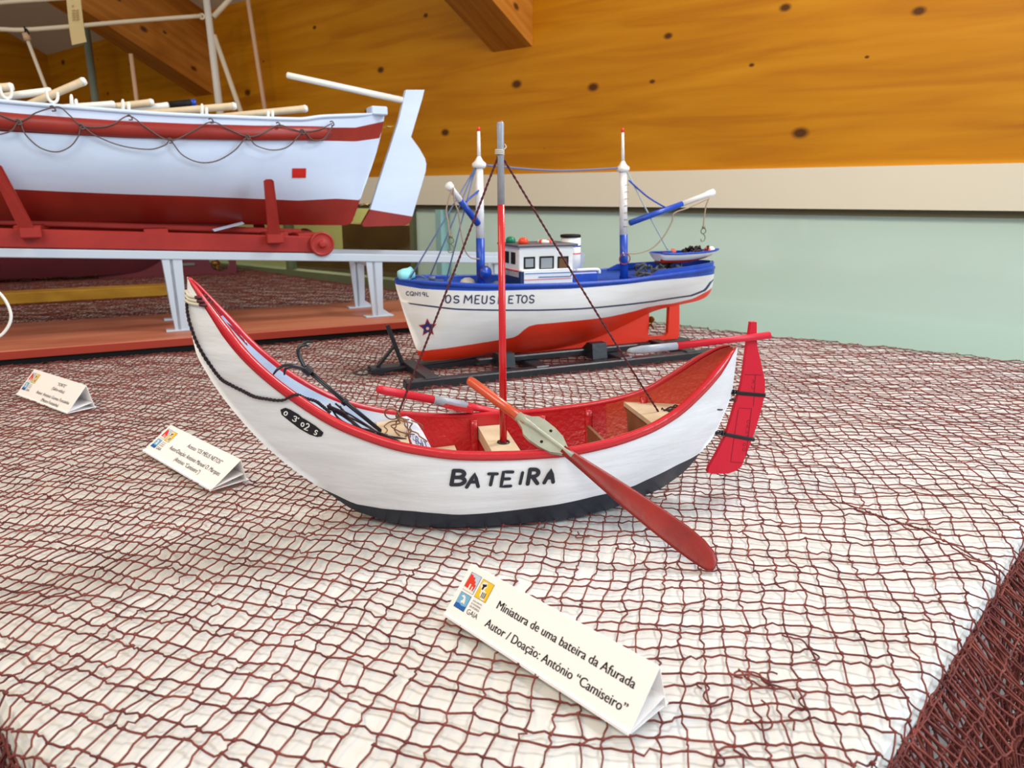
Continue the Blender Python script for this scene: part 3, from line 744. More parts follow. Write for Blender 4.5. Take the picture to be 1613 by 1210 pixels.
# fore ring, knotted twine and aft knot
mb = MB(BF.M); c = BF.cp(617, 652, .004); mb.ring(c, (.25, .9, .35), .0056, .0006, n=28); mb.ring(fe + (0, 0, .0), (1, .4, .2), .0016, .0007); mb.ring(fe + (0, 0, -.002), (.3, 1, .5), .0016, .0007)
for k in range(7):
    rs = np.random.RandomState(k); p = fe + (0, 0, -.003); pts = [p]
    for i in range(6): p = p + np.array([rs.normal(.0006, .003), rs.normal(-.001, .003), -.0021]); p[2] = max(p[2], .0752); pts.append(p.copy())
    mb.tube(spl(pts, 4), .0006, 5)
mb.build('stay_knot', M_BROWNW, bt)
mb = MB(BF.M); mb.ring(ae + (-.002, 0, -.001), (.3, 1, .3), .0030, .0006); mb.ring(ae, (1, .2, .2), .0016, .0007)
for k in range(5):
    rs = np.random.RandomState(40 + k); p = ae.copy() + (0, 0, -.002); pts = [p.copy()]
    for i in range(9): p = p + np.array([rs.normal(.0055, .003), rs.normal(.001, .004), -.0012 if p[2] > zs + .001 else rs.normal(0, .0006)]); p[2] = max(p[2], zs + .0008); p[1] = np.clip(p[1], -.022 + max(p[0] - .17, 0) * .3, .022 - max(p[0] - .17, 0) * .3); pts.append(p.copy())
    mb.tube(spl(pts, 4), .0006, 5)
mb.build('stay_knot', M_CORD, bt)
# painted name and number plate
mb = MB(BF.M)
NAME = [('B', (711, 763, 735, 741)), ('A', (735, 767, 756, 746)), ('T', (766, 764, 782, 746)), ('E', (789, 766, 808, 743)), ('I', (815, 762, 826, 744)), ('R', (831, 762, 850, 739)), ('A', (857, 760, 874, 740))]
for ch, (x0, y0, x1, y1) in NAME:
    sl_ = 3.0
    BH.letters(mb, GL[ch], [(x0, y0), (x1 - sl_, y0 + (-1 if ch != 'B' else 0)), (x1 + 1, y1), (x0 + sl_ + 1, y1)], .0029 + .0004 * math.sin(x0))
mb.build('painted_name', M_BBLACK, bt)
mb = MB(BF.M)
BH.patch(mb, [(442, 645), (450, 642), (458, 645), (470, 652), (477, 658), (481, 660), (497, 670), (510, 681), (507, 687), (500, 688), (488, 684), (472, 675), (455, 662), (444, 653)])
plate = mb.build('number_plate', mat('plate_black', (34, 32, 40), .5, .3), bt)
mb = MB(BF.M)
for ch, q in (('0', [(447, 652), (453, 654), (455, 648), (449, 647)]), ('3', [(461, 661), (467, 664), (470, 656), (464, 654)]), ("'", [(469, 661), (472, 663), (473, 658), (470, 657)]), ('0', [(474, 669), (479, 672), (481, 666), (476, 664)]), ('2', [(479, 675), (486, 677), (489, 668), (484, 665)]), ('S', [(495, 683), (499, 684), (502, 678), (498, 676)])):
    BH.letters(mb, GL[ch], q, .0009, .0011)
mb.build('number', mat('plate_white', (236, 236, 232), .5), bt, plate)
# bow lashing
mb = MB(BF.M); L0 = BF.cp(299, 470); L1 = BF.cp(326, 468)
for k, m_ in ((0, 0), (1, 0), (2, 0)):
    P = [BH.pt(.008 + .016 * f + .003 * k, f, -1, .0014) for f in np.linspace(.05, 1, 6)] + [BH.pt(.008 + .016 * f + .003 * k, f, 1, .0014) for f in np.linspace(1, .05, 6)]; mb.tube(spl(P[:5], 3), .0013, 6, 0); mb.tube(spl(P[4:], 3), .0013, 6, 1)
    st_ = spl([P[-1], (P[0] + P[-1]) / 2 + (-.0012, 0, 0), P[0]], 4); mb.tube(st_, .0013, 6, 0)
mb.build('bow_lashing', [mat('pale_cord', (210, 204, 186), .6), M_MCORD], bt)
# rudder: shaped plate, tiller, two straps, pintles
RP = [(1181, 507), (1178, 530), (1175, 545), (1170, 585), (1166, 607), (1158, 632), (1150, 660), (1140, 690), (1126, 717), (1116, 734), (1113, 743), (1118, 745), (1145, 745), (1156, 741), (1166, 734), (1178, 704), (1190, 670), (1197, 645), (1203, 620), (1203, 600), (1200, 585), (1195, 562), (1191, 545), (1190, 530), (1190, 507)]
P = [BF.cp(*p) for p in RP]
mb = MB(BF.M); mb.prism([p - np.array([0, .0022, 0]) for p in P], (0, .0044, 0)); mb.build('rudder', M_RUDDER, bt); rud = bpy.data.objects['rudder']
mb = MB(BF.M)
def rl(a, b, w=.0005):
    A_, B_ = BF.cp(*a, -.0024), BF.cp(*b, -.0024); mb.ribbon([A_, B_], (0, -1, 0), w)
for a, b in (((1173, 590), (1200, 591)), ((1190, 591), (1187, 640)), ((1164, 643), (1184, 644)), ((1184, 644), (1174, 728)), ((1152, 728), (1170, 729)), ((1163, 646), (1151, 728))): rl(a, b)
for word, (p0, p1, hgt) in {'PESO': ((1174, 690), (1177, 662), 5), 'CA': ((1184, 613), (1185, 598), 5), 'DO': ((1170, 710), (1171, 698), 4)}.items():
    for pl_ in strokes(word):
        Q = [BF.cp(p0[0] + (p1[0] - p0[0]) * x + hgt * y, p0[1] + (p1[1] - p0[1]) * x, -.0024) for x, y in pl_]
        if len(Q) > 1: mb.ribbon(Q, (0, -1, 0), .0004)
mb.build('pencil_marks', mat('faint_dark_red', (120, 12, 34), .6), bt, rud)
for a, b in (((1158, 618), (1204, 622)), ((1140, 683), (1187, 692))):
    A_ = BF.cp(*a); B_ = BF.cp(*b); mb = MB(BF.M)
    c = (A_ + B_) / 2; d = B_ - A_; L_ = np.linalg.norm(d); d /= L_; mb.box(c, (L_, .0066, .0034), 0, .0008, (d, (0, 1, 0), np.cross(d, (0, 1, 0))))
    mb.tube([A_ - d * .0095, A_ - d * .005, A_], .0012, 8); mb.ring(A_ - d * .004, d, .0016, .0008); mb.ring(A_ - d * .0015, d, .0018, .0009)
    mb.build('strap', M_BLACKWIRE, bt, rud)
for a in ((1152, 630), (1126, 683)):
    mb = MB(BF.M); p = BF.cp(*a); mb.ring(p + (.003, 0, 0), (0, 0, 1), .0022, .0006); mb.tube([p - (.004, 0, 0), p + (.001, 0, 0)], .0008, 6); mb.build('rudder_eye', M_BLACKWIRE, bt)
mb = MB(BF.M); A_ = BF.cp(988, 553, -.005); K_ = BF.cp(1066, 545, -.005); B_ = BF.cp(1212, 528, -.005)
def secs(pts, wid, thk, U=(0, 1, 0)):
    pts = np.array(pts); d = pts[-1] - pts[0]; d /= np.linalg.norm(d); U = np.array(U, float); U -= d * (U @ d); U /= np.linalg.norm(U); W = np.cross(d, U)
    return [(p, U, W, w, t) for p, w, t in zip(pts, wid, thk)]
mb.loft(secs([A_, A_ + (K_ - A_) * .06, A_ + (K_ - A_) * .3, K_], [.001, .0026, .0034, .0032], [.0008, .0022, .0034, .0031]), 10, 1, 3)
mb.loft(secs([K_, K_ + (B_ - K_) * .5, B_], [.0032, .0028, .0030], [.0031, .0027, .0030]), 10, 0, 3.2)
mb.build('tiller', [M_RUDDER, M_SILVER], bt, rud)

# near oar: handle, lozenge thole block, blade that rests on the net
BWP = lambda p: BF.o + BF.ex * p[0] + BF.ey * p[1] + np.array([0, 0, p[2]])
gp = BWP(BH.on(868, 716)) + np.array([0, 0, .0105]) + BF.ey * .003
tip = gz(1130, 889, .006)
dirv = gp - tip; Lh = np.linalg.norm(dirv); dirv = dirv / Lh
hd = gp + dirv * Lh * .55
vw = EYE - (tip + gp) / 2; vw = vw - dirv * (vw @ dirv); vw /= np.linalg.norm(vw); nrm_ = vw * .94 + np.cross(dirv, vw) * .34; nrm_ /= np.linalg.norm(nrm_)
ud = np.cross(nrm_, dirv); ud /= np.linalg.norm(ud)
oar = thing('oar', 'orange-red oar over the near side of the boat, its blade tip down on the net', 'oar', loc=tuple(gp))
mb = MB()
B0 = gp - dirv * .012
ts = [0, .06, .16, .3, .45, .62, .78, .88, .95, .985, 1.0]; ws = [.0036, .0038, .0050, .0068, .0084, .0098, .0104, .0098, .0080, .0054, .0024]; tk = [.0034, .003, .0023, .0019, .0017, .0015, .0014, .0013, .0012, .001, .0008]
sk = [0, 0, 0, 0, 0, 0, 0, .0004, .0014, .0030, .0045]
mb.loft([(B0 + (tip - B0) * t - ud * -k, ud, nrm_, w, h) for t, w, h, k in zip(ts, ws, tk, sk)], 14, 0, 2.4); mb.build('blade', M_BLADE, oar)
mb = MB(); H0 = gp + dirv * .024
mb.loft([(H0, ud, nrm_, .0038, .0034), (H0 + (hd - H0) * .5, ud, nrm_, .0040, .0036), (H0 + (hd - H0) * .93, ud, nrm_, .0039, .0036), (hd - dirv * .001, ud, nrm_, .0034, .0032), (hd, ud, nrm_, .002, .002)], 12, 0); mb.build('handle', M_ORANGE, oar)
mb = MB(); prof = [(-.018, .0030), (-.014, .0052), (-.009, .0082), (0, .0100), (.010, .0104), (.016, .0094), (.020, .0060), (.028, .0030)]
mb.prism([gp + dirv * (a + .003) + ud * w * 1.0 - nrm_ * .0028 for a, w in prof] + [gp + dirv * (a + .003) - ud * w - nrm_ * .0028 for a, w in prof[::-1]], nrm_ * .0046)
mb.loft([(gp + dirv * a, ud, nrm_, w, h) for a, w, h in ((-.021, .0034, .0034), (-.012, .0022, .0038), (.012, .0022, .0040), (.024, .0036, .0036), (.032, .0042, .0038))], 10, 0)
for a, b in ((.004, .0058), (.004, -.0058)):
    mb.lathe(gp + dirv * a + ud * b + nrm_ * .0015, nrm_, [(0, .0013), (.0005, .0012)], 10, 1)
mb.build('oarlock_block', [M_SAGE, M_INK], oar)
# far oar on the other side
g2 = BF.cp(733, 646, .052); g2[2] += .004; h2 = BF.cp(594, 613, .020); d2 = h2 - g2; L2 = np.linalg.norm(d2); d2 /= L2
G2, H2 = BWP(g2), BWP(h2); D2 = (H2 - G2) / np.linalg.norm(H2 - G2); T2 = G2 - D2 * .165
oar2 = thing('oar', 'red oar with a silver band over the far side of the boat', 'oar', loc=tuple(G2))
up2 = np.array([0, 0, 1.0]); up2 -= D2 * (up2 @ D2); up2 /= np.linalg.norm(up2); sd2 = np.cross(up2, D2)
mb = MB(); mb.loft([(G2 + D2 * .0 - D2 * .165 * t + sd2 * 0, sd2, up2, w, h) for t, w, h in ((0, .0036, .0034), (.1, .004, .003), (.3, .007, .002), (.6, .0104, .0016), (.85, .011, .0014), (.97, .007, .001), (1, .003, .0008))], 14, 0); mb.build('blade', mat('oar_red', (206, 34, 50), .4, .4, bump=(120, .3)), oar2)
M_OARRED = MATS['oar_red']
k1 = L2 * .39
mb = MB(); mb.loft([(G2 + D2 * a, sd2, up2, .0038, .0036) for a in (k1, L2 * .95)] + [(H2 - D2 * .001, sd2, up2, .0034, .003), (H2, sd2, up2, .002, .002)], 12, 0, 2.6); mb.build('handle', M_OARRED, oar2)
mb = MB(); mb.loft([(G2 + D2 * a, sd2, up2, b, c_) for a, b, c_ in ((-.001, .0034, .0034), (.008, .0042, .0042), (k1 * .6, .0040, .0042), (k1, .0040, .0038))], 12, 0, 2.6); mb.build('silver_band', M_SILVER, oar2)
mb = MB(); c = G2 - np.array([0, 0, .005])
prof = [(-.006, .004), (.0, .0075), (.012, .0085), (.022, .0065), (.027, .002)]
mb.prism([c + D2 * a + sd2 * w for a, w in prof] + [c + D2 * a - sd2 * w for a, w in prof[::-1]], up2 * .004); mb.build('oarlock_block', M_BREDIN, oar2)

# grapnel anchor with its rope
an = thing('grapnel_anchor', 'black wire grapnel anchor with a dark rope lying in the bow of the white boat', 'anchor', loc=tuple(BWP(BF.cp(570, 660))))
cr = BF.cp(484, 583); kn = BF.cp(543, 633); sh = BF.cp(600, 690); sh[2] = max(sh[2], .0775)
mb = MB(BF.M)
for k in range(3):
    a = k * 2.1; o_ = np.array([.0004, .0011 * math.cos(a), .0011 * math.sin(a)]); mb.tube([cr + o_, kn + o_, sh + o_ * .6], .00115, 8)
mb.build('shank', M_BLACKWIRE, an)
def arm(pix, r=.0012):
    mb = MB(BF.M); P = spl([BF.cp(*p[:2], p[2]) for p in pix], 6); mb.tube(P, [r] * (len(P) - 8) + list(np.linspace(r, r * .45, 8)), 8); mb.build('fluke', M_BLACKWIRE, an)
arm([(484, 584, 0), (479, 578, 0), (472, 565, .001), (469, 554, .001), (473, 546, .002), (481, 544, .002), (488, 546, .002)])
arm([(484, 585, .001), (478, 574, .003), (472, 560, .005), (470, 551, .006), (475, 543, .007), (484, 538.5, .008), (494, 539.5, .008)])
arm([(484, 585, -.001), (475, 579, -.003), (462, 576, -.006), (448, 576, -.008), (437, 582, -.010), (430, 591, -.011)])
arm([(484, 586, 0), (472, 580, .0), (458, 578, .001), (449, 582, .001), (448, 591, .001)])
mb = MB(BF.M)
d = (kn - cr) / np.linalg.norm(kn - cr)
for k in range(5): mb.ring(cr + d * (.0012 * k - .002), d, .0030, .0010)
mb.build('binding', M_BLACKWIRE, an); mb = MB(BF.M)
for k in range(3): mb.ring(kn + d * (.0012 * k - .001), d, .0024, .0008)
mb.build('binding', M_BLACKWIRE, an)
RPX = [(294, 477), (296, 497), (304, 525), (316, 552), (333, 577), (348, 596), (362, 605), (384, 616), (400, 624), (420, 628), (445, 630)]
RP_ = []
for i, (x, y) in enumerate(RPX): RP_.append(BH.on(x, y, .0012) if i > 3 else BF.cp(x, y, -.0035 - .001 * i))
RP_ += [BH.pt(BH.pix(462, 632)[0], 1, -1, .003) + (0, 0, .004), BF.cp(480, 627, -.018), BF.cp(497, 632, -.012), BF.cp(508, 640, -.010), BF.cp(520, 650, -.012)]
mb = MB(BF.M)
for ph in (0, math.pi):
    C_ = spl(RP_, 14); Q = [p + .00055 * np.array([math.cos(i * .9 + ph), math.sin(i * .9 + ph), math.cos(i * .9 + ph)]) for i, p in enumerate(C_)]; mb.tube(Q, .00075, 5)
rs = np.random.RandomState(5); base = [BF.cp(525, 645, -.006), BF.cp(545, 655, -.008), BF.cp(565, 668, -.012), BF.cp(590, 684, -.014), BF.cp(622, 695, -.018)]
for k in range(6):
    pts = []
    for i, b in enumerate(base):
        p = b + rs.normal(0, .0034, 3) * np.array([1.2, 1, .6]); pts.append(p)
    pts = pts if k % 2 else pts[::-1]; mb.tube(spl(pts, 6), .0008, 5)
for k in range(4):
    c = base[0] + np.array([.002 * k, .0, -.0012 * k]); mb.ring(c, (.5, .5, .8), .006 + .0006 * k, .0008, sx=.6)
mb.build('rope', M_CORD, an)

# folded paper tag standing inside the boat
pt_ = thing('paper_tag', 'small folded white paper tag with blue handwriting inside the white boat', 'paper tag', loc=tuple(BWP(BF.cp(665, 700))))
pq = [BF.cp(634, 657, .004), BF.cp(641, 656, .006), BF.cp(655, 664, .006), BF.cp(666, 680, .003), BF.cp(683, 712, -.004), BF.cp(655, 706, -.004), BF.cp(646, 690, -.001)]
mb = MB(BF.M); mb.prism(pq, (-.0006, .0006, 0))
mb.prism([BF.cp(641, 676, -.003), BF.cp(662, 686, -.005), BF.cp(673, 694, -.007), BF.cp(683, 712, -.010), BF.cp(653, 707, -.010)], (-.0005, .0005, 0)); pg = mb.build('sheet', mat('tag_paper', (232, 234, 246), .6, .2), pt_)
mb = MB(BF.M)
for word, q in (('mo:', [(639, 686), (652, 692), (651, 683), (641, 679)]), ('BAT', [(655, 698), (675, 708), (671, 697), (655, 687)])):
    q = [np.array(p, float) for p in q]
    for pl_ in strokes(word):
        Q = []
        for x, y in pl_:
            p = (q[0] * (1 - x) + q[1] * x) * (1 - y) + (q[3] * (1 - x) + q[2] * x) * y; yy = -.003 - (p[1] - 676) / 36 * .0075 - .0012; Q.append(BF.cp(p[0], p[1], yy))
        if len(Q) > 1: mb.ribbon(Q, (-.3, -.9, .3), .0006)
mb.tube(spl([BF.cp(650, 692, -.0078), BF.cp(662, 699, -.0095), BF.cp(676, 711, -.0125)], 4), .0003, 5)
mb.build('handwriting', mat('blue_ink', (58, 66, 120), .6), pt_, pg)

# ------------------------------------------------------------------ name cards (folded paper tents)
def name_card(label, fl, fr_, tr, lines, back):
    a = gz(*fl, .0046); b = gz(*fr_, .0046); ax = (b - a) / np.linalg.norm(b - a); nn = np.array([-ax[1], ax[0], 0]); L_ = np.linalg.norm(b - a)
    r = ray(*tr); t = np.dot(b - EYE, ax) / np.dot(r, ax); p = EYE + r * t; kx, kz = (p - b) @ nn, p[2]
    root = thing('name_card', label, 'name card', loc=tuple((a + b) / 2), group='folded paper name cards on the net')
    A_, B_ = a, b; At, Bt = a + nn * kx + (0, 0, kz - .0046), b + nn * kx + (0, 0, kz - .0046); Ab, Bb = a + nn * back, b + nn * back
    th = .0004
    vs = (At - A_) / np.linalg.norm(At - A_); sl_ = np.linalg.norm(At - A_); nf = np.cross(ax, vs)
    mb = MB(); mb.prism([A_, B_, Bt, At], -nf * th)
    nb_ = np.cross(Bt - At, Ab - At); nb_ /= np.linalg.norm(nb_)
    mb.prism([At, Bt, Bb, Ab], nb_ * -th); mb.prism([A_, B_, Bb + nn * .003 + ax * -.001, Ab + nn * .003], (0, 0, th))
    mb.prism([A_ + (0, 0, .0012), B_ + (0, 0, .0012), b + nn * back * .92 + (0, 0, .007), a + nn * back * .92 + (0, 0, .007)], (0, 0, th))
    mb.build('folded_paper', M_PAPER, root)
    def fp(u, v, off=.00025): return A_ + ax * u + vs * v + nf * off
    k = L_ / .149
    def P(x, y):                                           # logo drawing space of the big card -> face
        return fp(x * k, sl_ - y * (sl_ / .0369))
    mb = MB()
    def poly(pts, mi, off=0): mb.add([P(x, y) + nf * off for x, y in pts], [tuple(range(len(pts)))], mi)
    def sq(x, y, w, h, mi, off=0): poly([(x, y + h), (x + w, y + h), (x + w, y), (x, y)], mi, off)
    x0, y0, w, h = .0042, .0046, .0096, .0118
    sq(x0 - .0002, y0 - .0002, w + .0004, h + .0004, 4); sq(x0, y0, w, h, 3, .00004)                     # sky with red gabled house front
    poly([(x0, y0 + h - .002), (x0 + w * .86, y0 + h - .0016), (x0 + w * .93, y0 + .0062), (x0 + w * .78, y0 + .0058), (x0 + w * .76, y0 + .0042), (x0 + w * .6, y0 + .0040), (x0 + w * .56, y0 + .0020), (x0 + w * .36, y0 + .0022), (x0 + w * .28, y0 + .0010), (x0 + w * .14, y0 + .0014), (x0 + w * .04, y0)][::-1], 0, .00008)
    sq(x0 + w * .38, y0 + h * .58, .0012, .0034, 5, .00012); sq(x0 + w * .66, y0 + h * .66, .0009, .0024, 5, .00012)
    poly([(x0, y0 + h), (x0 + w, y0 + h), (x0 + w, y0 + h - .0012), (x0, y0 + h - .0018)], 5, .0001)
    x1, y1 = x0 + .0116, y0 + .0004
    sq(x1 - .0002, y1 - .0002, w + .0012, h + .0004, 4); sq(x1, y1, w + .0008, h, 1, .00004)              # yellow square, pale shapes with a dark mark
    poly([(x1 + .0006, y1 + .004), (x1 + .0018, y1 + .001), (x1 + .0050, y1 + .0008), (x1 + .0062, y1 + .0034), (x1 + .0048, y1 + .0052), (x1 + .0074, y1 + .0066), (x1 + .0088, y1 + .0112), (x1 + .0056, y1 + .0116), (x1 + .0034, y1 + .0096), (x1 + .0030, y1 + .0068)][::-1], 5, .00008)
    poly([(x1 + .0014, y1 + .0030), (x1 + .0050, y1 + .0018), (x1 + .0056, y1 + .0030), (x1 + .0042, y1 + .0040), (x1 + .0040, y1 + .0060), (x1 + .0026, y1 + .0060), (x1 + .0026, y1 + .0040)][::-1], 4, .00012)
    for i in range(3): poly([(x1 + .0046 + .0013 * i, y1 + .0070), (x1 + .0053 + .0013 * i, y1 + .0068), (x1 + .0056 + .0013 * i, y1 + .0104), (x1 + .0049 + .0013 * i, y1 + .0106)][::-1], 4, .00012)
    x2, y2 = x0, y0 + .0136
    sq(x2 - .0002, y2 - .0002, w + .0004, .0104, 4); sq(x2, y2, w, .0100, 2, .00004); poly([(x2, y2 + .0100), (x2 + w, y2 + .0100), (x2 + w, y2 + .0070), (x2 + w * .6, y2 + .0076), (x2 + w * .3, y2 + .0068), (x2, y2 + .0072)], 6, .00008)
    poly([(x2 + .0020, y2 + .0022), (x2 + .0036, y2 + .0010), (x2 + .0056, y2 + .0016), (x2 + .0066, y2 + .0036), (x2 + .0074, y2 + .0062), (x2 + .0056, y2 + .0056), (x2 + .0040, y2 + .0062), (x2 + .0034, y2 + .0050), (x2 + .0046, y2 + .0042), (x2 + .0046, y2 + .0028)][::-1], 5, .00012)
    mb.build('logo', [mat('logo_red', (222, 58, 36), .6), mat('logo_yellow', (240, 196, 40), .6), mat('logo_sky', (120, 178, 220), .6), mat('logo_pale', (190, 210, 232), .6), M_INK, mat('logo_white', (244, 240, 232), .6), mat('logo_sea', (20, 96, 176), .6)], root)
    mb = MB()
    def put(body, cx, y, hgt, width=None, align='CENTER', bold=0.0):
        V, F = text_polys(body, 1.0, align); V = V * hgt / .72
        if width is not None: V[:, 0] *= width / (V[:, 0].max() - V[:, 0].min())
        for dx in ((0, .0003) if bold else (0,)): mb.add([fp(cx + x + dx, y + yy, .00025 + dx * .1) for x, yy in V], F, 0)
    for ln in lines(L_, sl_): put(*ln)
    for i, (s_, hh) in enumerate((('CENTRO INTERPRETATIVO', .0010), ('DO PATRIMÓNIO', .0012), ('DA AFURADA', .0014))): put(s_, (x1 + .0004) * k, (sl_ - (y2 + .0016 + .0020 * i) * sl_ / .0369), hh * k, .0088 * k, 'LEFT')
    put('GAIA', (x1 + .0002) * k, sl_ - (y2 + .0100) * sl_ / .0369, .0034 * k, .0100 * k, 'LEFT')
    mb.build('printed_text', M_INK, root)
    return root
name_card('white folded name card in front of the white boat, nearest of the three cards', (698, 970), (990, 1160), (1040, 1050),
    lambda L, s: [('Miniatura de uma bateira da Afurada', .0865, s * .56, .0052, .103, 'CENTER', .006), ('Autor / Doação: António “Camiseiro”', .0865, s * .22, .0052, .106, 'CENTER', .006)], .0314)
name_card('white folded name card left of the white boat, middle one of the three cards', (224, 711), (331, 774), (380, 724),
    lambda L, s: [('Acesso “OS MEUS NETOS”', .098, s * .66, .0046, .072, 'CENTER', .0), ('Autor/Doação: António Manuel O. Marques', .092, s * .40, .0046, .108, 'CENTER', .0), ('(António “Camiseiro”)', .090, s * .20, .0046, .054, 'CENTER', .0)], .0348)
name_card('cream-looking folded name card at the far left, in front of the red-brown board', (25, 622), (105, 652), (136, 607),
    lambda L, s: [('“SORTE”', .094, s * .72, .0044, .024, 'CENTER', .0), ('(Salva-vidas)', .094, s * .54, .0044, .034, 'CENTER', .0), ('Autor: António Gomes Fontainha', .092, s * .27, .0044, .092, 'CENTER', .0), ('(Mestre Fontainha)', .094, s * .09, .0044, .048, 'CENTER', .0)], .0334)

# ------------------------------------------------------------------ the blue and white trawler model behind
M_TWHITE = mat('trawler_white', (234, 236, 238), .4, .4, bump=(60, .3), var=(22, (222, 222, 218)), stretch=(.4, 1, 3))
M_TBLUE = mat('trawler_blue', (24, 74, 178), .35, .45, bump=(90, .3), var=(40, (16, 58, 156)))
M_TRED = mat('trawler_red', (226, 52, 24), .35, .45, bump=(60, .25))
M_TLINE = mat('trawler_dark_blue', (22, 44, 84), .4)
M_TBLACK = mat('cradle_black', (24, 25, 30), .38, .45, bump=(70, .4))
M_ROOF = mat('roof_grey', (92, 88, 92), .5)
M_BLUECORD = mat('blue_grey_cord', (96, 110, 150), .6)
M_TAUPE = mat('taupe_cord', (160, 138, 118), .6)
TF = Frame((0, 1.165, .0), 24.2)
tw = thing('trawler_model', 'blue, white and red model trawler with two masts on a black cradle', 'model boat', TF)
tt = lambda s: (s + .1885) / .5745
TH = Hull(TF,
    [(0, -.1885, .1405), (.012, -.1875, .1327), (.05, -.18, .103), (.09, -.1687, .064), (.125, -.157, .028), (.145, -.1514, .0165), (.19, -.115, .0145), (.316, -.007, .0135), (.43, .060, .0145), (.52, .112, .0195), (.60, .158, .0290), (.68, .205, .0440), (.75, .242, .0575), (.80, .272, .0670), (.85, .3000, .0715), (.885, .3205, .0740), (.94, .3600, .0790), (.97, .3800, .0860), (.99, .3905, .1000), (1, .3918, .1185)],
    [(0, -.1885, .1410, .0015), (.012, -.183, .1410, .0105), (.05, -.160, .1395, .033), (.10, -.131, .1375, .050), (.206, -.07, .1330, .0665), (.345, .01, .1305, .0745), (.467, .08, .1295, .0765), (.607, .16, .1300, .0735), (.711, .22, .1330, .067), (.82, .29, .1360, .056), (.91, .345, .1380, .040), (.965, .372, .1388, .026), (.99, .383, .1390, .014), (1, .3865, .1390, .006)],
    [(0, 0), (.1, .001), (.2, .004), (.7, .004), (.95, .004), (1, .002)],
    [(0, 1.15), (.1, 1.35), (.25, 1.9), (.5, 2.1), (.68, 1.55), (.8, 1.4), (.9, 1.5), (1, 1.5)])
c_red = TH.curve([(659, 553), (680, 551), (700, 549), (740, 543), (790, 535), (812, 531), (820, 525), (830, 515), (845, 511), (900, 506), (960, 499), (1000, 490), (1020, 484), (1060, 478), (1090, 471), (1108, 462)])
c_l0 = TH.curve([(641, 478.5), (680, 484), (720, 488.5), (780, 490), (850, 490), (910, 488), (970, 483), (1030, 476), (1090, 467), (1112, 458), (1121, 445)])
c_l1 = TH.curve([(641, 476.5), (680, 481.5), (720, 486), (780, 487.5), (850, 487.5), (910, 485.5), (970, 480.5), (1030, 473.5), (1088, 464.5), (1109, 456), (1117, 445)])
c_blue = TH.curve([(624, 448), (664, 455), (697, 457), (761, 458.5), (842, 456.5), (899, 455), (974, 449), (1023, 443), (1113, 434)])
rr = TH.pix(642, 478)[0]
l0f = lambda t: np.where(np.asarray(t) < rr, c_l1(t), c_l0(t))
redf = lambda t: np.minimum(c_red(t), c_l1(t) - .0)
mb = MB(TF.M); TH.shell(mb, [redf, lambda t: np.maximum(l0f(t) , redf(t)), lambda t: np.maximum(c_l1(t), l0f(t)), c_blue], [1, 0, 3, 0, 2], 130, 5); mb.build('hull', [M_TWHITE, M_TRED, M_TBLUE, M_TLINE], tw)
mb = MB(TF.M); TH.rail(mb, .006, .006, .0, N=100, tr=(.004, .998)); mb.build('gunwale', M_TBLUE, tw)
mb = MB(TF.M); TH.shell(mb, [], [0], 90, 6, off=-.004, tr=(.02, .985), f0=lambda t: np.clip((.1205 - TH.kz(t)) / (TH.sz(t) - TH.kz(t) + 1e-6), .1, .97)); mb.build('deck', mat('deck_blue', (40, 84, 176), .5, .4, var=(30, (30, 66, 150))), tw)
def t_in(s, z=.125):
    t = np.linspace(.01, .99, 300); f = np.clip((z - TH.kz(t)) / (TH.sz(t) - TH.kz(t)), 0, 1); P = TH.pt(t, f, 1, -.005); return float(np.interp(s, P[:, 0], P[:, 1]))
# raised stern bulwark
mb = MB(TF.M)
for sd in (-1, 1):
    t = np.linspace(.70, .999, 30); P = TH.pt(t, np.ones_like(t), sd, -.002); h = np.minimum(1, (t - .70) / .03) * .0075
    A_ = [p + (0, 0, .002) for p in P]; B_ = [p + (0, 0, .002 + q) for p, q in zip(P, h)]; C_ = [p + (0, -sd * .004, .002 + q) for p, q in zip(P, h)]; D_ = [p + (0, -sd * .004, .0) for p in P]; n_ = len(t)
    mb.add(A_ + B_ + C_ + D_, [(k * n_ + i, k * n_ + i + 1, (k + 1) * n_ + i + 1, (k + 1) * n_ + i) for k in range(3) for i in range(n_ - 1)], 0)
mb.build('bulwark', M_TBLUE, tw)
# skeg frame round the propeller
mb = MB(TF.M); y = -.004
fr_o = [(.02, .0135), (.248, .0135), (.3205, .0135), (.3235, .018), (.3230, .045), (.3205, .0748), (.2995, .0738), (.2995, .0255), (.2945, .0215), (.262, .0215), (.258, .026), (.258, .064), (.25, .064), (.20, .050), (.15, .036), (.10, .024), (.05, .018)]
mb.prism([(s, y, z) for s, z in fr_o], (0, .008, 0)); mb.build('skeg', M_TRED, tw)
pr = MB(TF.M); c = np.array([.263, 0, .044]); pr.lathe(c - (.006, 0, 0), (1, 0, 0), [(0, .003), (.006, .0035), (.010, .0015)], 12)
for k in range(4):
    a = k * math.pi / 2 + .5; d = np.array([0, math.cos(a), math.sin(a)]); e = np.array([.5, -math.sin(a) * .85, math.cos(a) * .85]); pr.loft([(c + d * q, e, np.cross(d, e), w, .0006) for q, w in ((.002, .002), (.007, .0055), (.012, .006), (.015, .002))], 10)
pr.build('propeller', mat('bronze', (150, 104, 48), .35, metal=.7), tw)
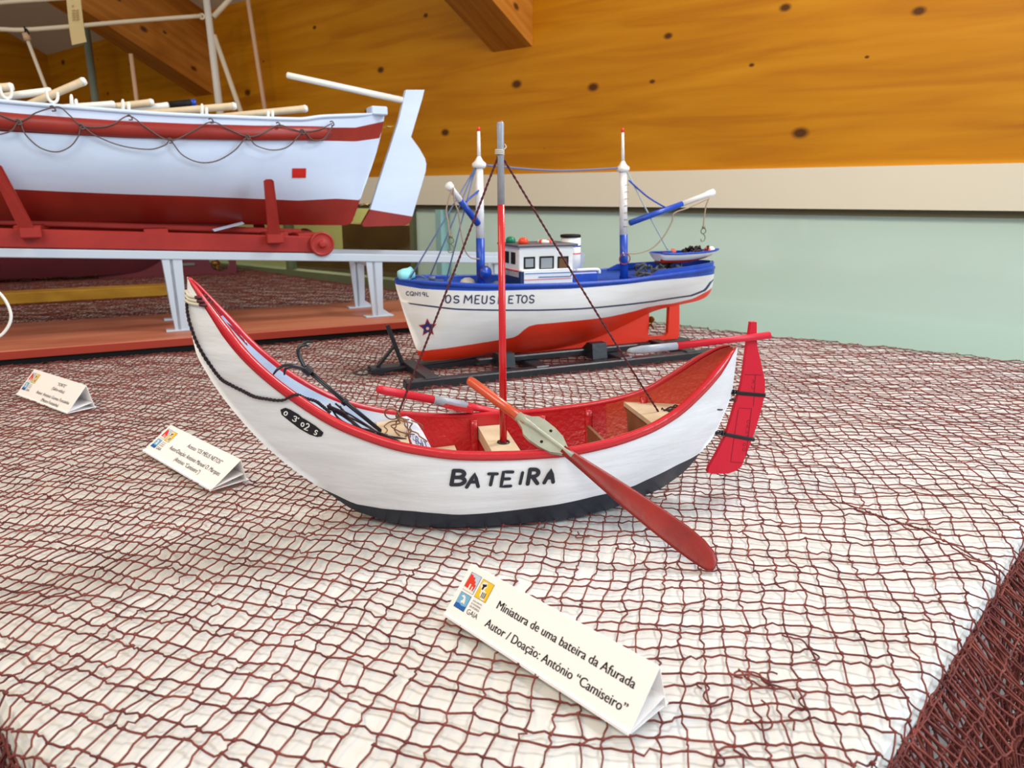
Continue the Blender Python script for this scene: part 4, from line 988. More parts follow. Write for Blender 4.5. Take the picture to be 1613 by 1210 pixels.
# lettering and star on the near bow
mb = MB(TF.M)
for ch, x0, x1, yb, yt in (('O', 701, 711, 477, 465), ('S', 714, 724, 477, 466), ('M', 731, 744, 477, 464.5), ('E', 748, 756, 478, 465.5), ('U', 759, 768, 478, 466), ('S', 771, 780, 478, 466.5), ('N', 785, 795, 478, 466), ('E', 801, 809, 477.5, 466), ('T', 812, 821, 477, 465), ('O', 821, 831, 477, 465.5), ('S', 833, 842, 477, 465)):
    TH.letters(mb, GL[ch], [(x0, yb), (x1 - 1, yb), (x1, yt), (x0 + 1, yt)], .0019, .0007)
mb.build('painted_name', M_TLINE, tw); mb = MB(TF.M)
for ch, x0, x1 in (('C', 640, 645), ('Q', 646, 652), ('N', 654, 659), ('1', 660, 664), ('9', 665, 670), ('L', 672, 676)):
    yb = 465 + (x0 - 640) * .05; TH.letters(mb, GL[ch], [(x0, yb), (x1, yb), (x1, yb - 6), (x0, yb - 6)], .0011, .0007)
mb.build('registration_mark', M_TLINE, tw)
def star(c, r0, r1, rot): return [(c[0] + (r0 if k % 2 == 0 else r1) * math.sin(rot + k * math.pi / 5), c[1] - (r0 if k % 2 == 0 else r1) * math.cos(rot + k * math.pi / 5)) for k in range(10)]
mb = MB(TF.M); TH.patch(mb, star((674, 516), 15, 7.2, -.06), .0005, 0, 2); TH.patch(mb, star((674, 516), 11, 6.0, -.06), .0009, 1, 2); TH.patch(mb, [(674 + 2.6 * math.cos(a), 517 + 2.6 * math.sin(a)) for a in np.linspace(0, 6.28, 9)[:-1]], .0013, 2, 2)
mb.build('painted_star', [mat('star_red', (176, 50, 50), .5), mat('star_blue', (38, 50, 108), .5), mat('star_pale', (238, 180, 170), .5)], tw)
# wheelhouse
ZDK = .121
mb = MB(TF.M); mb.box((.0435, 0, .1610), (.093, .066, .047), 0, .001); mb.box((.0435, 0, .1355), (.089, .074, .029), 0, .0008); wh = mb.build('wheelhouse', M_TWHITE, tw)
mb = MB(TF.M); mb.box((-.0018, 0, .1345), (.0024, .0755, .0265), 0); mb.box((.0, -.0365, .1345), (.006, .003, .0265), 0); mb.build('front_panel', M_TLINE, tw, wh)
mb = MB(TF.M); mb.box((-.0036, 0, .1483), (.0016, .067, .0014), 0); mb.build('red_line', M_TRED, tw, wh)
mb = MB(TF.M); mb.box((.0435, 0, .1862), (.104, .080, .0036), 0, .001); mb.build('roof', M_ROOF, tw, wh)
def win(s0, s1, z0, z1, m):
    mb = MB(TF.M); n_ = -.0334; w_ = .0027
    mb.box(((s0 + s1) / 2, n_, z0), (s1 - s0 + w_, .0012, w_), 0, .0004); mb.box(((s0 + s1) / 2, n_, z1), (s1 - s0 + w_, .0012, w_), 0, .0004); mb.box((s0, n_, (z0 + z1) / 2), (w_, .0012, z1 - z0), 0, .0004); mb.box((s1, n_, (z0 + z1) / 2), (w_, .0012, z1 - z0), 0, .0004)
    o = mb.build('window_frame', M_INK, tw, wh)
    mb = MB(TF.M); mb.box(((s0 + s1) / 2, n_ + .0003, (z0 + z1) / 2), (s1 - s0, .0006, z1 - z0), 0); mb.build('pane', m, tw, wh)
M_PANE = mat('pane_grey', (150, 156, 160), .1, .5); M_PANEB = mat('pane_brown', (104, 74, 40), .2, .5)
win(.0060, .0225, .1525, .1680, M_PANE); win(.0325, .0550, .1490, .1682, M_PANE); win(.0640, .0805, .1490, .1670, M_PANEB)
mb = MB(TF.M); mb.box((.0437, -.0337, .1500), (.021, .0006, .0022), 0)
mb.build('sill_mark', M_INK, tw, wh)
for s_ in (-.012, .012):
    mb = MB(TF.M); mb.box((-.0036, s_ , .1665), (.0008, .016, .018), 0, .0006); mb.build('front_window', M_INK, tw, wh)
mb = MB(TF.M); mb.bar((.005, -.0374, .1445), (.088, -.0374, .1435), .0006, .0012, 0); mb.bar((.028, -.0376, .1385), (.084, -.0376, .1375), .0008, .0014, 0); mb.bar((.084, -.0376, .1375), (.087, -.0376, .1425), .0008, .0014, 0); mb.bar((.004, -.0374, .1350), (.086, -.0374, .1345), .0006, .0008, 1); mb.build('painted_lines', [mat('line_blue', (50, 110, 170), .5), M_TRED], tw, wh)
# lights, life ring on the roof
for nm, s_, n_, m in (('navigation_light', .003, .012, mat('light_green', (20, 120, 84), .3)), ('navigation_light', .010, -.020, mat('light_orange', (228, 70, 36), .3))):
    mb = MB(TF.M); mb.lathe((s_, n_, .188), (0, 0, 1), [(0, .0075), (.005, .0080), (.0085, .006), (.010, .002)], 14); mb.build(nm, m, tw)
mb = MB(TF.M); mb.ring((.055, -.004, .1895), (0, 0, 1), .009, .0030, 0, 20); lr = mb.build('life_ring', mat('ring_white', (240, 230, 222), .5), tw)
mb = MB(TF.M)
for k in range(4):
    a = k * math.pi / 2 + .4; mb.tube([(.055 + .009 * math.cos(a + q), -.004 + .009 * math.sin(a + q), .1895) for q in (-.25, 0, .25)], .0033, 8)
mb.build('red_band', mat('ring_red', (222, 60, 50), .5), tw, lr)
# funnel, engine casing, rail, vent
mb = MB(TF.M); fz0 = ZDK + .014
mb.lathe((.106, .004, fz0), (0, 0, 1), [(0, .0165), (.060, .0155)], 24, 0); fu = mb.build('funnel', M_TWHITE, tw)
mb = MB(TF.M); mb.lathe((.105, .004, fz0 + .060), (0, 0, 1), [(0, .0165), (.004, .0165), (.0045, .014)], 24); mb.build('funnel_cap', M_INK, tw, fu)
mb = MB(TF.M); mb.lathe((.106, .004, fz0 + .0455), (0, 0, 1), [(0, .0162), (.002, .0162)], 24, 0); mb.build('blue_band', M_TBLUE, tw, fu)
mb = MB(TF.M); mb.lathe((.106, .004, fz0 + .034), (0, 0, 1), [(0, .0165), (.0016, .0165)], 24, 0); mb.build('red_band', M_TRED, tw, fu)
mb = MB(TF.M); mb.box((.112, .0, ZDK + .0105), (.046, .070, .021), 0, .002); mb.build('engine_casing', M_TBLUE, tw)
mb = MB(TF.M); mb.tube(spl([(.098, -.030, .1455), (.13, -.030, .1455), (.139, -.030, .1440), (.140, -.030, .139)], 5), .0026, 8); mb.tube([(.1, .0, .143), (.1, -.03, .1445)], .002, 8); mb.build('handrail', M_TWHITE, tw)
mb = MB(TF.M); mb.prism([(.126, .012, .141), (.133, .012, .141), (.137, .012, .166), (.130, .012, .172), (.125, .012, .165)], (0, .006, 0)); mb.build('vent_plate', mat('vent_grey', (170, 176, 184), .5), tw)
# masts
def mast2(sx, pz0, zs, ztop, lean):
    mb = MB(TF.M); a = np.array([sx, 0, pz0]); b = np.array([sx + lean, 0, zs]); ax = b - a; L_ = np.linalg.norm(ax)
    k = (.1975 - pz0) / (zs - pz0)
    mb.lathe(a, ax, [(0, .0068), (L_ * k, .0066)], 18, 1); mb.lathe(a, ax, [(L_ * k, .0066), (L_, .0058)], 18, 0); o = mb.build('mast', [M_TWHITE, M_TBLUE], tw)
    mb = MB(TF.M); mb.lathe(b, ax, [(-.003, .0075), (0, .0105), (.004, .0105), (.008, .006), (.014, .0028)], 18, 0); mb.build('masthead', M_TWHITE, tw, o)
    mb = MB(TF.M); c = b + ax / L_ * .010; mb.lathe(c, ax, [(0, .0028), (ztop - c[2] - .006, .0022)], 10, 0); mb.lathe(c, ax, [(ztop - c[2] - .006, .0025), (ztop - c[2], .002)], 10, 1); mb.build('topmast', [M_TWHITE, M_TRED], tw, o)
    return b, o
fh, fm = mast2(-.0525, ZDK, .302, .3575, -.001)
ah, am = mast2(.2070, ZDK - .004, .300, .3640, -.010)
# ladder rungs on the aft mast, windlass drum on the fore mast
mb = MB(TF.M)
for k in range(7): z_ = .21 + .011 * k; mb.tube(spl([(.199, -.0055, z_), (.1985, -.0095, z_ + .001), (.202, -.0095, z_ + .001), (.2045, -.006, z_)], 3), .0006, 5)
mb.build('rungs', M_TAUPE, tw, am)
mb = MB(TF.M); c = np.array([-.050, -.0075, .146]); mb.lathe(c, (0, -1, 0), [(0, .0085), (.004, .0092), (.006, .0092), (.007, .004), (.009, .003)], 18, 0); mb.ring(c + (0, -.005, 0), (0, 1, 0), .0098, .0007, 1); dr = mb.build('winch_drum', [M_TBLUE, M_MCORD], tw)
mb = MB(TF.M); mb.bar((.199, -.0068, .166), (.2, -.0068, .1665), .002, .006, 0); mb.build('cleat', M_TWHITE, tw)
# booms
def boom(a, b, k, pb, pw):
    a = np.array(a); b = np.array(b); d = (b - a) / np.linalg.norm(b - a); L_ = np.linalg.norm(b - a)
    mb = MB(TF.M); mb.lathe(a, d, [(0, .0050), (L_ * k, .0046)], 12, 1); mb.lathe(a, d, [(L_ * k, .0046), (L_ * .9, .0046), (L_ * .93, .0060), (L_, .0060), (L_ + .002, .003)], 12, 0); return mb.build('boom', [M_TWHITE, M_TBLUE], tw)
fb_a, fb_b = BOOMF = (np.array([-.058, -.004, .2190]), TF.cp(706, 291, -.03)); boom(fb_a, fb_b, .62, 0, 0)
ab_a, ab_b = (np.array([.212, -.003, .2160]), TF.cp(1124, 303, -.02)); boom(ab_a, ab_b, .62, 0, 0)
def cord(name, pts, r, m, k=8, raw=False):
    mb = MB(TF.M); mb.tube(spl(pts, k), r, 6); return mb.build(name, m, tw)
cord('mast_rope', [fh + (.008, 0, .002), (fh + ah) / 2 + (0, 0, -.0035), ah + (-.008, 0, .003)], .0016, M_BLUECORD)
for e in ((646, 438), (678, 434), (704, 437)):
    cord('forestay', [fh + (-.006, -.002, -.001), TF.cp(*e, -.01)], .0011, M_BLUECORD, 2)
cord('topping_lift', [(-.055, -.004, .268), (-.073, -.010, .256), fb_a + (fb_b - fb_a) * .52 + (0, -.004, 0)], .0014, M_TBLUE)
cord('topping_lift', [(.206, -.004, .284), TF.cp(1020, 310, -.005), TF.cp(1048, 327, -.01)], .0014, M_TBLUE)
cord('backstay', [(.206, 0, .296), TF.cp(1023, 340, -.004), TF.cp(1052, 394, -.004)], .0012, mat('pale_blue_cord', (164, 184, 190), .6))
cord('falls', [fb_b + (.004, -.004, -.006), TF.cp(703, 330, -.03), TF.cp(706, 350, -.03), TF.cp(708, 372, -.03)], .0011, M_TAUPE)
cord('falls', [fb_b + (.006, -.004, -.004), TF.cp(716, 318, -.03), TF.cp(722, 335, -.028), TF.cp(726, 365, -.02), TF.cp(733, 395, -.015), TF.cp(742, 406, -.012), TF.cp(755, 408, -.012)], .0010, M_TAUPE)
cord('falls', [TF.cp(1117, 312, -.024), TF.cp(1112, 325, -.024), TF.cp(1109, 345, -.024), TF.cp(1108, 360, -.024)], .0012, M_TAUPE)
cord('falls', [TF.cp(1116, 313, -.024), TF.cp(1085, 327, -.024), TF.cp(1062, 336, -.022), TF.cp(1058, 350, -.02), TF.cp(1045, 373, -.016), TF.cp(1027, 391, -.012), TF.cp(1004, 399, -.01), TF.cp(988, 399, -.009)], .0011, M_TAUPE)
for (hx, hy, q) in ((710, 379, 1), (1108, 364, 1)):
    mb = MB(TF.M); c = TF.cp(hx, hy, -.027); mb.ring(c, (.2, 1, .1), .0045, .0009, n=18); mb.tube(spl([c + (0, 0, -.005), c + (.004, 0, -.009), c + (.003, 0, -.016), c + (-.003, 0, -.017), c + (-.004, 0, -.013)], 5), .0008, 6); mb.lathe(c + (0, 0, .004), (0, 0, 1), [(0, .003), (.004, .003)], 10); mb.build('hook', M_OLIVE, tw)
mb = MB(TF.M); mb.ring(TF.cp(984, 408, -.012), (.3, 1, .2), .009, .0009, n=24); mb.build('rope_coil', mat('red_cord', (150, 56, 62), .6), tw)
# bow fender, anchor gear, deck clutter, net pile
mb = MB(TF.M); c = TF.cp(641, 430, .0); mb.lathe(c + (-.012, .0, -.006), (.9, .1, .28), [(0, .006), (.002, .0095), (.010, .0100), (.017, .0085), (.022, .0088), (.024, .005)], 18); mb.build('fender', mat('light_cyan', (150, 226, 234), .4), tw)
mb = MB(TF.M); mb.bar((-.158, -.010, .1405), (-.118, -.014, .1375), .003, .003); mb.lathe((-.135, -.012, .139), (0, 0, 1), [(0, .005), (.005, .005)], 12); mb.tube(spl([(-.16, .01, .139), (-.15, .0, .1445), (-.14, -.004, .139)], 6), .0014, 6); mb.tube(spl([(-.118, -.03, .136), (-.112, -.03, .144), (-.104, -.03, .149)], 4), .0016, 6); mb.build('anchor_gear', mat('gear_grey', (96, 104, 120), .4), tw)
for i, (s_, n_, sz, m) in enumerate(((-.074, -.02, (.018, .014, .010), M_BEIGE), (-.070, .012, (.022, .016, .016), M_GREYCORD), (-.032, -.015, (.014, .012, .012), MATS['gear_grey']), (-.018, -.03, (.014, .01, .008), M_BROWNW))):
    mb = MB(TF.M); mb.loft([((s_, n_, ZDK + sz[2] * q), (1, 0, 0), (0, 1, 0), sz[0] * w, sz[1] * w) for q, w in ((0, .5), (.4, .56), (.8, .45), (1, .2))], 12, 0, 3); mb.build('deck_gear', m, tw)
mb = MB(TF.M)
rs = np.random.RandomState(3)
for k in range(26):
    p = np.array([rs.uniform(.235, .345), rs.uniform(-.035, .03), .128]); w_ = max(t_in(p[0], .13) - .012, .004); p[1] = np.clip(p[1], -w_, w_); pts = []
    for i in range(9): pts.append(p.copy()); p = p + rs.normal(0, .010, 3) * np.array([1, .7, .45]); w_ = max(t_in(p[0], .13) - .012, .003); p[1] = np.clip(p[1], -w_, w_); p[2] = np.clip(p[2], .123, .1475); p[0] = np.clip(p[0], .232, .36)
    mb.tube(spl(pts, 4), rs.uniform(.0014, .0030), 5)
mb.build('net_pile', mat('dark_net', (58, 62, 70), .7, var=(90, (110, 112, 110))), tw)
mb = MB(TF.M); mb.box((.285, 0, ZDK + .002), (.14, .06, .010), 0, .002); mb.build('stern_hatch', M_TBLUE, tw)
# dinghy carried on the stern
DF = Frame(TF.w(.262, -.006, .1485), 24.2 + 1.5)
dg_ = thing('dinghy_model', 'small blue and white model dinghy resting on the trawler stern', 'model boat', DF)
DH = Hull(DF, [(0, .006, .004), (.1, .010, .001), (.5, .055, .0), (.8, .098, .004), (.93, .120, .0095), (1, .137, .019)], [(0, .0, .0170, .016), (.03, .004, .0172, .018), (.3, .036, .0165, .0235), (.6, .080, .0170, .022), (.85, .118, .0185, .012), (1, .138, .0205, .001)], [(0, .008), (.4, .010), (.8, .004), (1, 0)], [(0, 1.8), (.6, 1.9), (1, 1.3)])
mb = MB(DF.M); DH.shell(mb, [lambda t: .30 + 0 * t], [1, 0], 40, 5)
t = np.zeros(7); f = np.linspace(0, 1, 7); A_ = DH.pt(t, f, -1); B_ = DH.pt(t, f, 1); mb.add(np.concatenate([A_, B_]), [(i, i + 7, i + 8, i + 1) for i in range(6)], 0); mb.build('hull', [M_TWHITE, M_TRED], dg_)
mb = MB(DF.M); DH.rail(mb, .0035, .003, 0, N=40); mb.build('gunwale', M_TBLUE, dg_)
mb = MB(DF.M); DH.shell(mb, [], [0], 40, 5, off=-.0015, tr=(.01, .97), f0=lambda t: .28 + 0 * t); mb.build('inner_skin', M_TBLUE, dg_)
mb = MB(DF.M); mb.box((.036, 0, .0145), (.008, .042, .002)); mb.bar((.030, -.014, .0190), (.048, .014, .0215), .006, .0015, 0); mb.build('thwart', mat('coral_red', (222, 96, 84), .5), dg_)
mb = MB(DF.M); rs = np.random.RandomState(9)
for k in range(16):
    p = np.array([rs.uniform(.066, .104), rs.uniform(-.009, .009), .012]); pts = []
    for i in range(7): pts.append(p.copy()); p = p + rs.normal(0, .006, 3); p[1] = np.clip(p[1], -.010, .010); p[2] = np.clip(p[2], .009, .0255); p[0] = np.clip(p[0], .064, .106)
    mb.tube(spl(pts, 4), .0018, 5)
mb.build('net_heap', M_CORD, dg_)
for s_, n_, m in ((.111, -.001, MATS['coral_red']), (.119, -.003, M_PAPER)):
    mb = MB(DF.M); mb.lathe((s_, n_, .012), (0, 0, 1), [(0, .003), (.004, .0058), (.009, .0058), (.013, .002)], 12); mb.build('float', m, dg_)

# black wooden cradle under the trawler
cr_ = thing('boat_cradle', 'black wooden cradle carrying the blue and white trawler', 'cradle', TF)
Z0 = .0024
mb = MB(TF.M); mb.box((.055, 0, Z0 + .0052), (.595 - .02, .028, .0104), 0, .002); mb.build('keel_beam', M_TBLACK, cr_)
for sd in (-1, 1):
    x0_ = -.21 if sd < 0 else -.06; mb = MB(TF.M); mb.box(((x0_ + .32) / 2, sd * .108, Z0 + .006), (.32 - x0_, .018, .012), 0, .0015); mb.build('side_rail', M_TBLACK, cr_)
for s_ in (-.17, .0, .145, .27):
    nb_ = .112 if s_ > -.1 else .012; mb = MB(TF.M); mb.box((s_, (nb_ - .112) / 2, Z0 + .009), (.022, nb_ + .112, .010), 0, .0015); mb.build('crosspiece', M_TBLACK, cr_)
for s_, h_, n_ in ((-.045, .030, .054), (.112, .034, .058)):
    for sd in (-1, 1):
        mb = MB(TF.M); w = .013
        mb.prism([(s_ - w, sd * (n_ - .022), Z0 + .010), (s_ - w, sd * (n_ + .030), Z0 + .010), (s_ - w, sd * (n_ + .026), Z0 + h_), (s_ - w, sd * (n_ + .010), Z0 + h_)], (2 * w, 0, 0)); mb.build('chock', M_TBLACK, cr_)
for sd in (-1, 1):
    mb = MB(TF.M); mb.box((.055, sd * .062, Z0 + .0185), (.28, .012, .009), 0, .0015); mb.build('bilge_runner', M_TBLACK, cr_)
mb = MB(TF.M); top = TF.cp(610, 512, 0); ft = TF.cp(634, 571, 0); mid = ft + (top - ft) * .48; br = TF.cp(594, 576, 0)
ft[2] = br[2] = Z0 + .010
mb.bar(ft, top, .006, .006, 0, (0, 1, 0), .001); mb.bar(br, mid, .005, .005, 0, (0, 1, 0), .001); mb.build('post', M_TBLACK, cr_)
mb = MB(TF.M); c = np.array([-.245, -.008, Z0 + .006]); mb.tube(spl([(-.22, -.004, Z0 + .006), (-.244, -.007, Z0 + .009), (-.258, -.010, Z0 + .006), (-.244, -.013, Z0 + .003), (-.22, -.013, Z0 + .006), (-.10, -.016, Z0 + .013), (-.03, -.02, Z0 + .02)], 8), .0012, 6); mb.build('tow_wire', M_BLACKWIRE, cr_)

# ------------------------------------------------------------------ the lifeboat model on its slipway
M_LWHITE = mat('lifeboat_white', (208, 226, 250), .4, .4, bump=(30, .2), var=(10, (198, 216, 242)), stretch=(.5, 1, 2))
M_LRED = mat('lifeboat_red', (150, 42, 32), .4, .4, bump=(30, .25), var=(14, (130, 34, 26)))
M_LCAR = mat('carriage_red', (164, 44, 36), .45, .4, bump=(40, .3), var=(16, (146, 36, 32)))
M_RAIL = mat('slipway_grey_blue', (186, 200, 214), .45, .4, bump=(40, .2))
M_BOARD = mat('slipway_board', (186, 118, 90), .5, .35, var=(5, (164, 92, 68)), bump=(30, .2), stretch=(1, 6, 6))
M_BEDGE = mat('slipway_board_edge', (150, 52, 36), .45, .35)
M_OARW = mat('pale_oar_wood', (222, 206, 176), .5, .3, var=(40, (204, 184, 150)))
M_OARP = mat('white_oar', (234, 234, 228), .45)
M_GREYROPE = mat('grab_line', (92, 78, 76), .6)
LF = Frame((-.5, 1.42, .0), 26)
lb = thing('lifeboat_model', 'large white and dark red model lifeboat with rudder on a red carriage', 'model boat', LF)
LH = Hull(LF,
    [(0, -.760, .430), (.02, -.752, .380), (.05, -.735, .30), (.08, -.715, .250), (.12, -.68, .226), (.2, -.60, .219), (.37, -.386, .2160), (.55, -.2, .2125), (.70, -.05, .2085), (.82, .07, .2055), (.93, .186, .2030), (.95, .200, .2080), (.962, .206, .2200), (.978, .2271, .2698), (.992, .2606, .3526), (1, .2745, .400)],
    [(0, -.762, .440, .002), (.03, -.735, .436, .020), (.1, -.67, .424, .060), (.2, -.57, .410, .098), (.35, -.41, .398, .121), (.5, -.255, .3895, .128), (.65, -.10, .3855, .124), (.76, .01, .3868, .112), (.85, .095, .3900, .090), (.89, .136, .3975, .074), (.93, .190, .4040, .050), (.965, .235, .4100, .026), (.99, .262, .4150, .008), (1, .277, .4170, .003)],
    [(0, 0), (.1, .004), (.9, .004), (1, .001)],
    [(0, 1.2), (.15, 1.7), (.4, 2.9), (.7, 2.8), (.86, 1.9), (.94, 1.4), (1, 1.2)])
c_w = LH.curve([(0, 297), (100, 302), (200, 306), (300, 309), (400, 313), (470, 316), (530, 313), (562, 315)])
c_b0 = LH.curve([(0, 207), (100, 212), (200, 217.5), (300, 220), (400, 221.5), (520, 222), (560, 223), (598, 226)])
c_b1 = LH.curve([(0, 176), (100, 185.5), (200, 192), (300, 197), (400, 200), (520, 201), (560, 201), (606, 200)])
mb = MB(LF.M); LH.shell(mb, [c_w, c_b0, c_b1], [1, 0, 1, 0], 120, 6); mb.build('hull', [M_LWHITE, M_LRED], lb)
mb = MB(LF.M); LH.rail(mb, .012, .006, .001, off=-.003, N=90); mb.build('gunwale', M_LWHITE, lb)
mb = MB(LF.M); LH.shell(mb, [], [0], 70, 4, off=-.006, tr=(.02, .985), f0=lambda t: .72 + 0 * t); mb.build('inner_skin', M_LWHITE, lb)
# half-round rubbing band standing off the side
t = np.linspace(0.0, 1, 240); tb = LH.pix(524, 211)[0]; t = t[(t > .01) & (t < tb)]
P = [LH.pt(a, (c_b0(a) + c_b1(a)) / 2 + .005, -1, .002) for a in t]
mb = MB(LF.M); mb.loft([(p, (0, 0, 1), (0, -1, 0), .0125 * (1 if i < len(P) - 3 else (len(P) - i) / 4), .009) for i, p in enumerate(P)], 12, 0, 2.2); mb.build('rubbing_band', M_LRED, lb)
mb = MB(LF.M); mb.box((.262, 0, .4195), (.032, .040, .016), 0, .002); mb.build('stern_block', M_LWHITE, lb)
mb = MB(LF.M); LH.patch(mb, [(460, 265), (482, 265), (481.5, 280), (460, 280)], .0008); mb.build('red_patch', mat('patch_red', (196, 34, 24), .5), lb)
# rudder with tiller and hinges
RW = [(638, 142), (667, 142), (664, 155), (646, 216), (659, 234), (668, 250), (670, 258), (669, 270), (648, 341), (582, 330), (590, 305), (614, 230), (628, 186)]
RR = [(581, 333), (647, 344), (644, 351), (637, 355), (572, 357), (569, 353)]
mb = MB(LF.M); mb.prism([LF.cp(*p) - np.array([0, .006, 0]) for p in RW], (0, .012, 0)); ru = mb.build('rudder', M_LWHITE, lb)
mb = MB(LF.M); mb.prism([LF.cp(*p) - np.array([0, .0062, 0]) for p in [(582, 330), (648, 341)] + RR[1:]], (0, .0124, 0)); mb.build('rudder_foot', M_LRED, lb, ru)
mb = MB(LF.M); a, b = LF.cp(451, 118), LF.cp(634, 158); mb.lathe(a, b - a, [(0, .003), (.002, .0055), (np.linalg.norm(b - a), .0062)], 14); mb.build('tiller', M_OARP, lb, ru)
mb = MB(LF.M)
for p in ((576, 322), (611, 200)):
    c = LF.cp(*p); mb.ring(c, (.3, 0, 1), .004, .0014); mb.tube([c - (.012, 0, .002), c + (.012, 0, .002)], .0012, 6)
mb.build('hinge', mat('hinge_brass', (196, 160, 92), .35, metal=.6), lb, ru)
# grab line in loops along the near side
GU = [(0, 181), (32, 192), (58, 179), (84, 171), (97, 171), (112, 184), (130, 199), (160, 201), (180, 196), (204, 184), (232, 203), (267, 222), (300, 209), (332, 193), (360, 205), (389, 216), (412, 211), (436, 198), (455, 203), (475, 208), (500, 205), (521, 195)]
GLo = [(0, 213), (20, 207), (32, 193), (42, 213), (64, 233), (90, 240), (111, 232), (124, 216), (130, 200), (150, 214), (190, 230), (235, 236), (260, 229), (268, 222), (286, 244), (312, 256), (340, 254), (368, 238), (388, 217), (402, 230), (428, 237), (453, 231), (475, 209), (490, 221), (508, 219), (522, 198)]
for PX in (GU, GLo):
    q = spl([(x, y) for x, y in PX], 5); mb = MB(LF.M); mb.tube([LH.on(x, y, .0120) for x, y in q], .0011, 6); mb.build('grab_line', M_GREYROPE, lb)
for p in ((85, 172), (205, 186), (332, 191), (437, 197), (521, 195), (32, 193), (130, 200), (268, 222), (389, 216), (475, 208)):
    mb = MB(LF.M); c = LH.on(*p, .0115); mb.tube(spl([c + (-.004, 0, .002), c + (0, -.002, .003), c + (.003, -.001, -.003), c + (-.002, -.002, -.004)], 4), .0012, 5); mb.build('line_tie', M_GREYROPE, lb)
# crutches on the gunwale
for i, (px, py) in enumerate(((14, 156), (86, 160))):
    t_, f_ = LH.pix(px, py + 14); c = LH.pt(t_, 1, -1, -.003) + (0, 0, .003)
    mb = MB(LF.M); mb.tube(spl([c + (-.007, 0, .020), c + (-.0065, 0, .010), c + (-.003, 0, .004), c + (.003, 0, .004), c + (.0065, 0, .010), c + (.007, 0, .018)], 5), .0022, 8); mb.tube([c + (0, 0, -.002), c + (0, 0, .005)], .0022, 8); mb.build('crutch', M_OARP, lb)
for i, (px, h_) in enumerate(((114, .020), (121, .014), (194, .019), (203, .016), (318, .020), (325, .015), (422, .014), (429, .015))):
    t_, f_ = LH.pix(px, 176); c = LH.pt(t_, 1, -1, -.004)
    mb = MB(LF.M); mb.lathe(c, (.08, 0, 1), [(0, .0028), (h_ * .8, .0026), (h_, .0014)], 10); mb.build('thole_pin', M_OARP, lb)
# oars stowed along the thwarts: each one rests on the gunwale and dips inside the boat
def loar(label, e, b, m, r=.0055, length=.34, n=-.03, ball=True, wrap=False):
    E_, B_ = LF.cp(*e, n), LF.cp(*b, n); d = E_ - B_; d /= np.linalg.norm(d); S_ = E_ - d * length
    S_[2] = max(S_[2], .35)
    o = thing('lifeboat_oar', label, 'oar', loc=tuple(LF.w(*((E_ + B_) / 2))), group='oars stowed on the lifeboat')
    d = E_ - S_; L_ = np.linalg.norm(d); d /= L_
    mb = MB(LF.M); mb.lathe(S_, d, [(0, r * .8), (L_ - .012, r), (L_ - .004, r * 1.05), (L_ - .001, r * .8), (L_, r * .3)], 12); mb.build('shaft', m, o)
    U = np.cross(d, (0, 0, 1.0)); U /= np.linalg.norm(U); mb = MB(LF.M); mb.loft([(S_ + d * q, U, np.cross(U, d), w, .002) for q, w in ((.02, .005), (0, .009), (-.05, .012), (-.09, .011), (-.095, .006))], 12); mb.build('blade', m, o)
    if ball: mb = MB(LF.M); mb.lathe(E_ - d * .006, d, [(0, r * 1.06), (.004, r * 1.08), (.0075, r * .75), (.008, r * .2)], 12); mb.build('knob', M_OARP, o)
    if wrap:
        mb = MB(LF.M); mb.lathe(E_ - d * .001, d, [(0, r * 1.2), (.034, r * 1.2), (.035, r)], 12, 0); mb.lathe(E_ + d * .034, d, [(0, r * 1.2), (.008, r * 1.2), (.0085, r * .4)], 12, 1); mb.build('black_wrap', [M_INK, M_TBLUE], o)
loar('pale oar with rounded end at the left edge of the photo, over the lifeboat', (20, 137), (0, 138), M_OARW, .0062, .30, -.06)
loar('white oar shaft just right of the leftmost crutch on the lifeboat', (82, 143), (0, 156), M_OARP, .0058, .40, -.04, False)
loar('pale oar tilted steeply upward above the lifeboat, left of the grey post', (134, 127), (45, 165), M_OARW, .0062, .20, -.05)
loar('white oar lying low on the lifeboat gunwale behind the thin pole', (182, 164), (95, 170), M_OARP, .0055, .34, -.05, False)
loar('pale oar with a rounded end on the lifeboat, left of the black-wrapped one', (241, 161), (160, 170), M_OARW, .0056, .30, -.04)
loar('white oar with a black wrapped end on the lifeboat', (268, 166), (200, 173), M_OARP, .0056, .34, -.03, False, True)
loar('pale oar ending at the foot of the white mast, over the lifeboat', (371, 167), (240, 178), M_OARW, .0062, .36, -.05)
loar('pale oar nearest the lifeboat rudder, left of the tiller tip', (483, 171), (370, 182), M_OARW, .0062, .36, -.05)

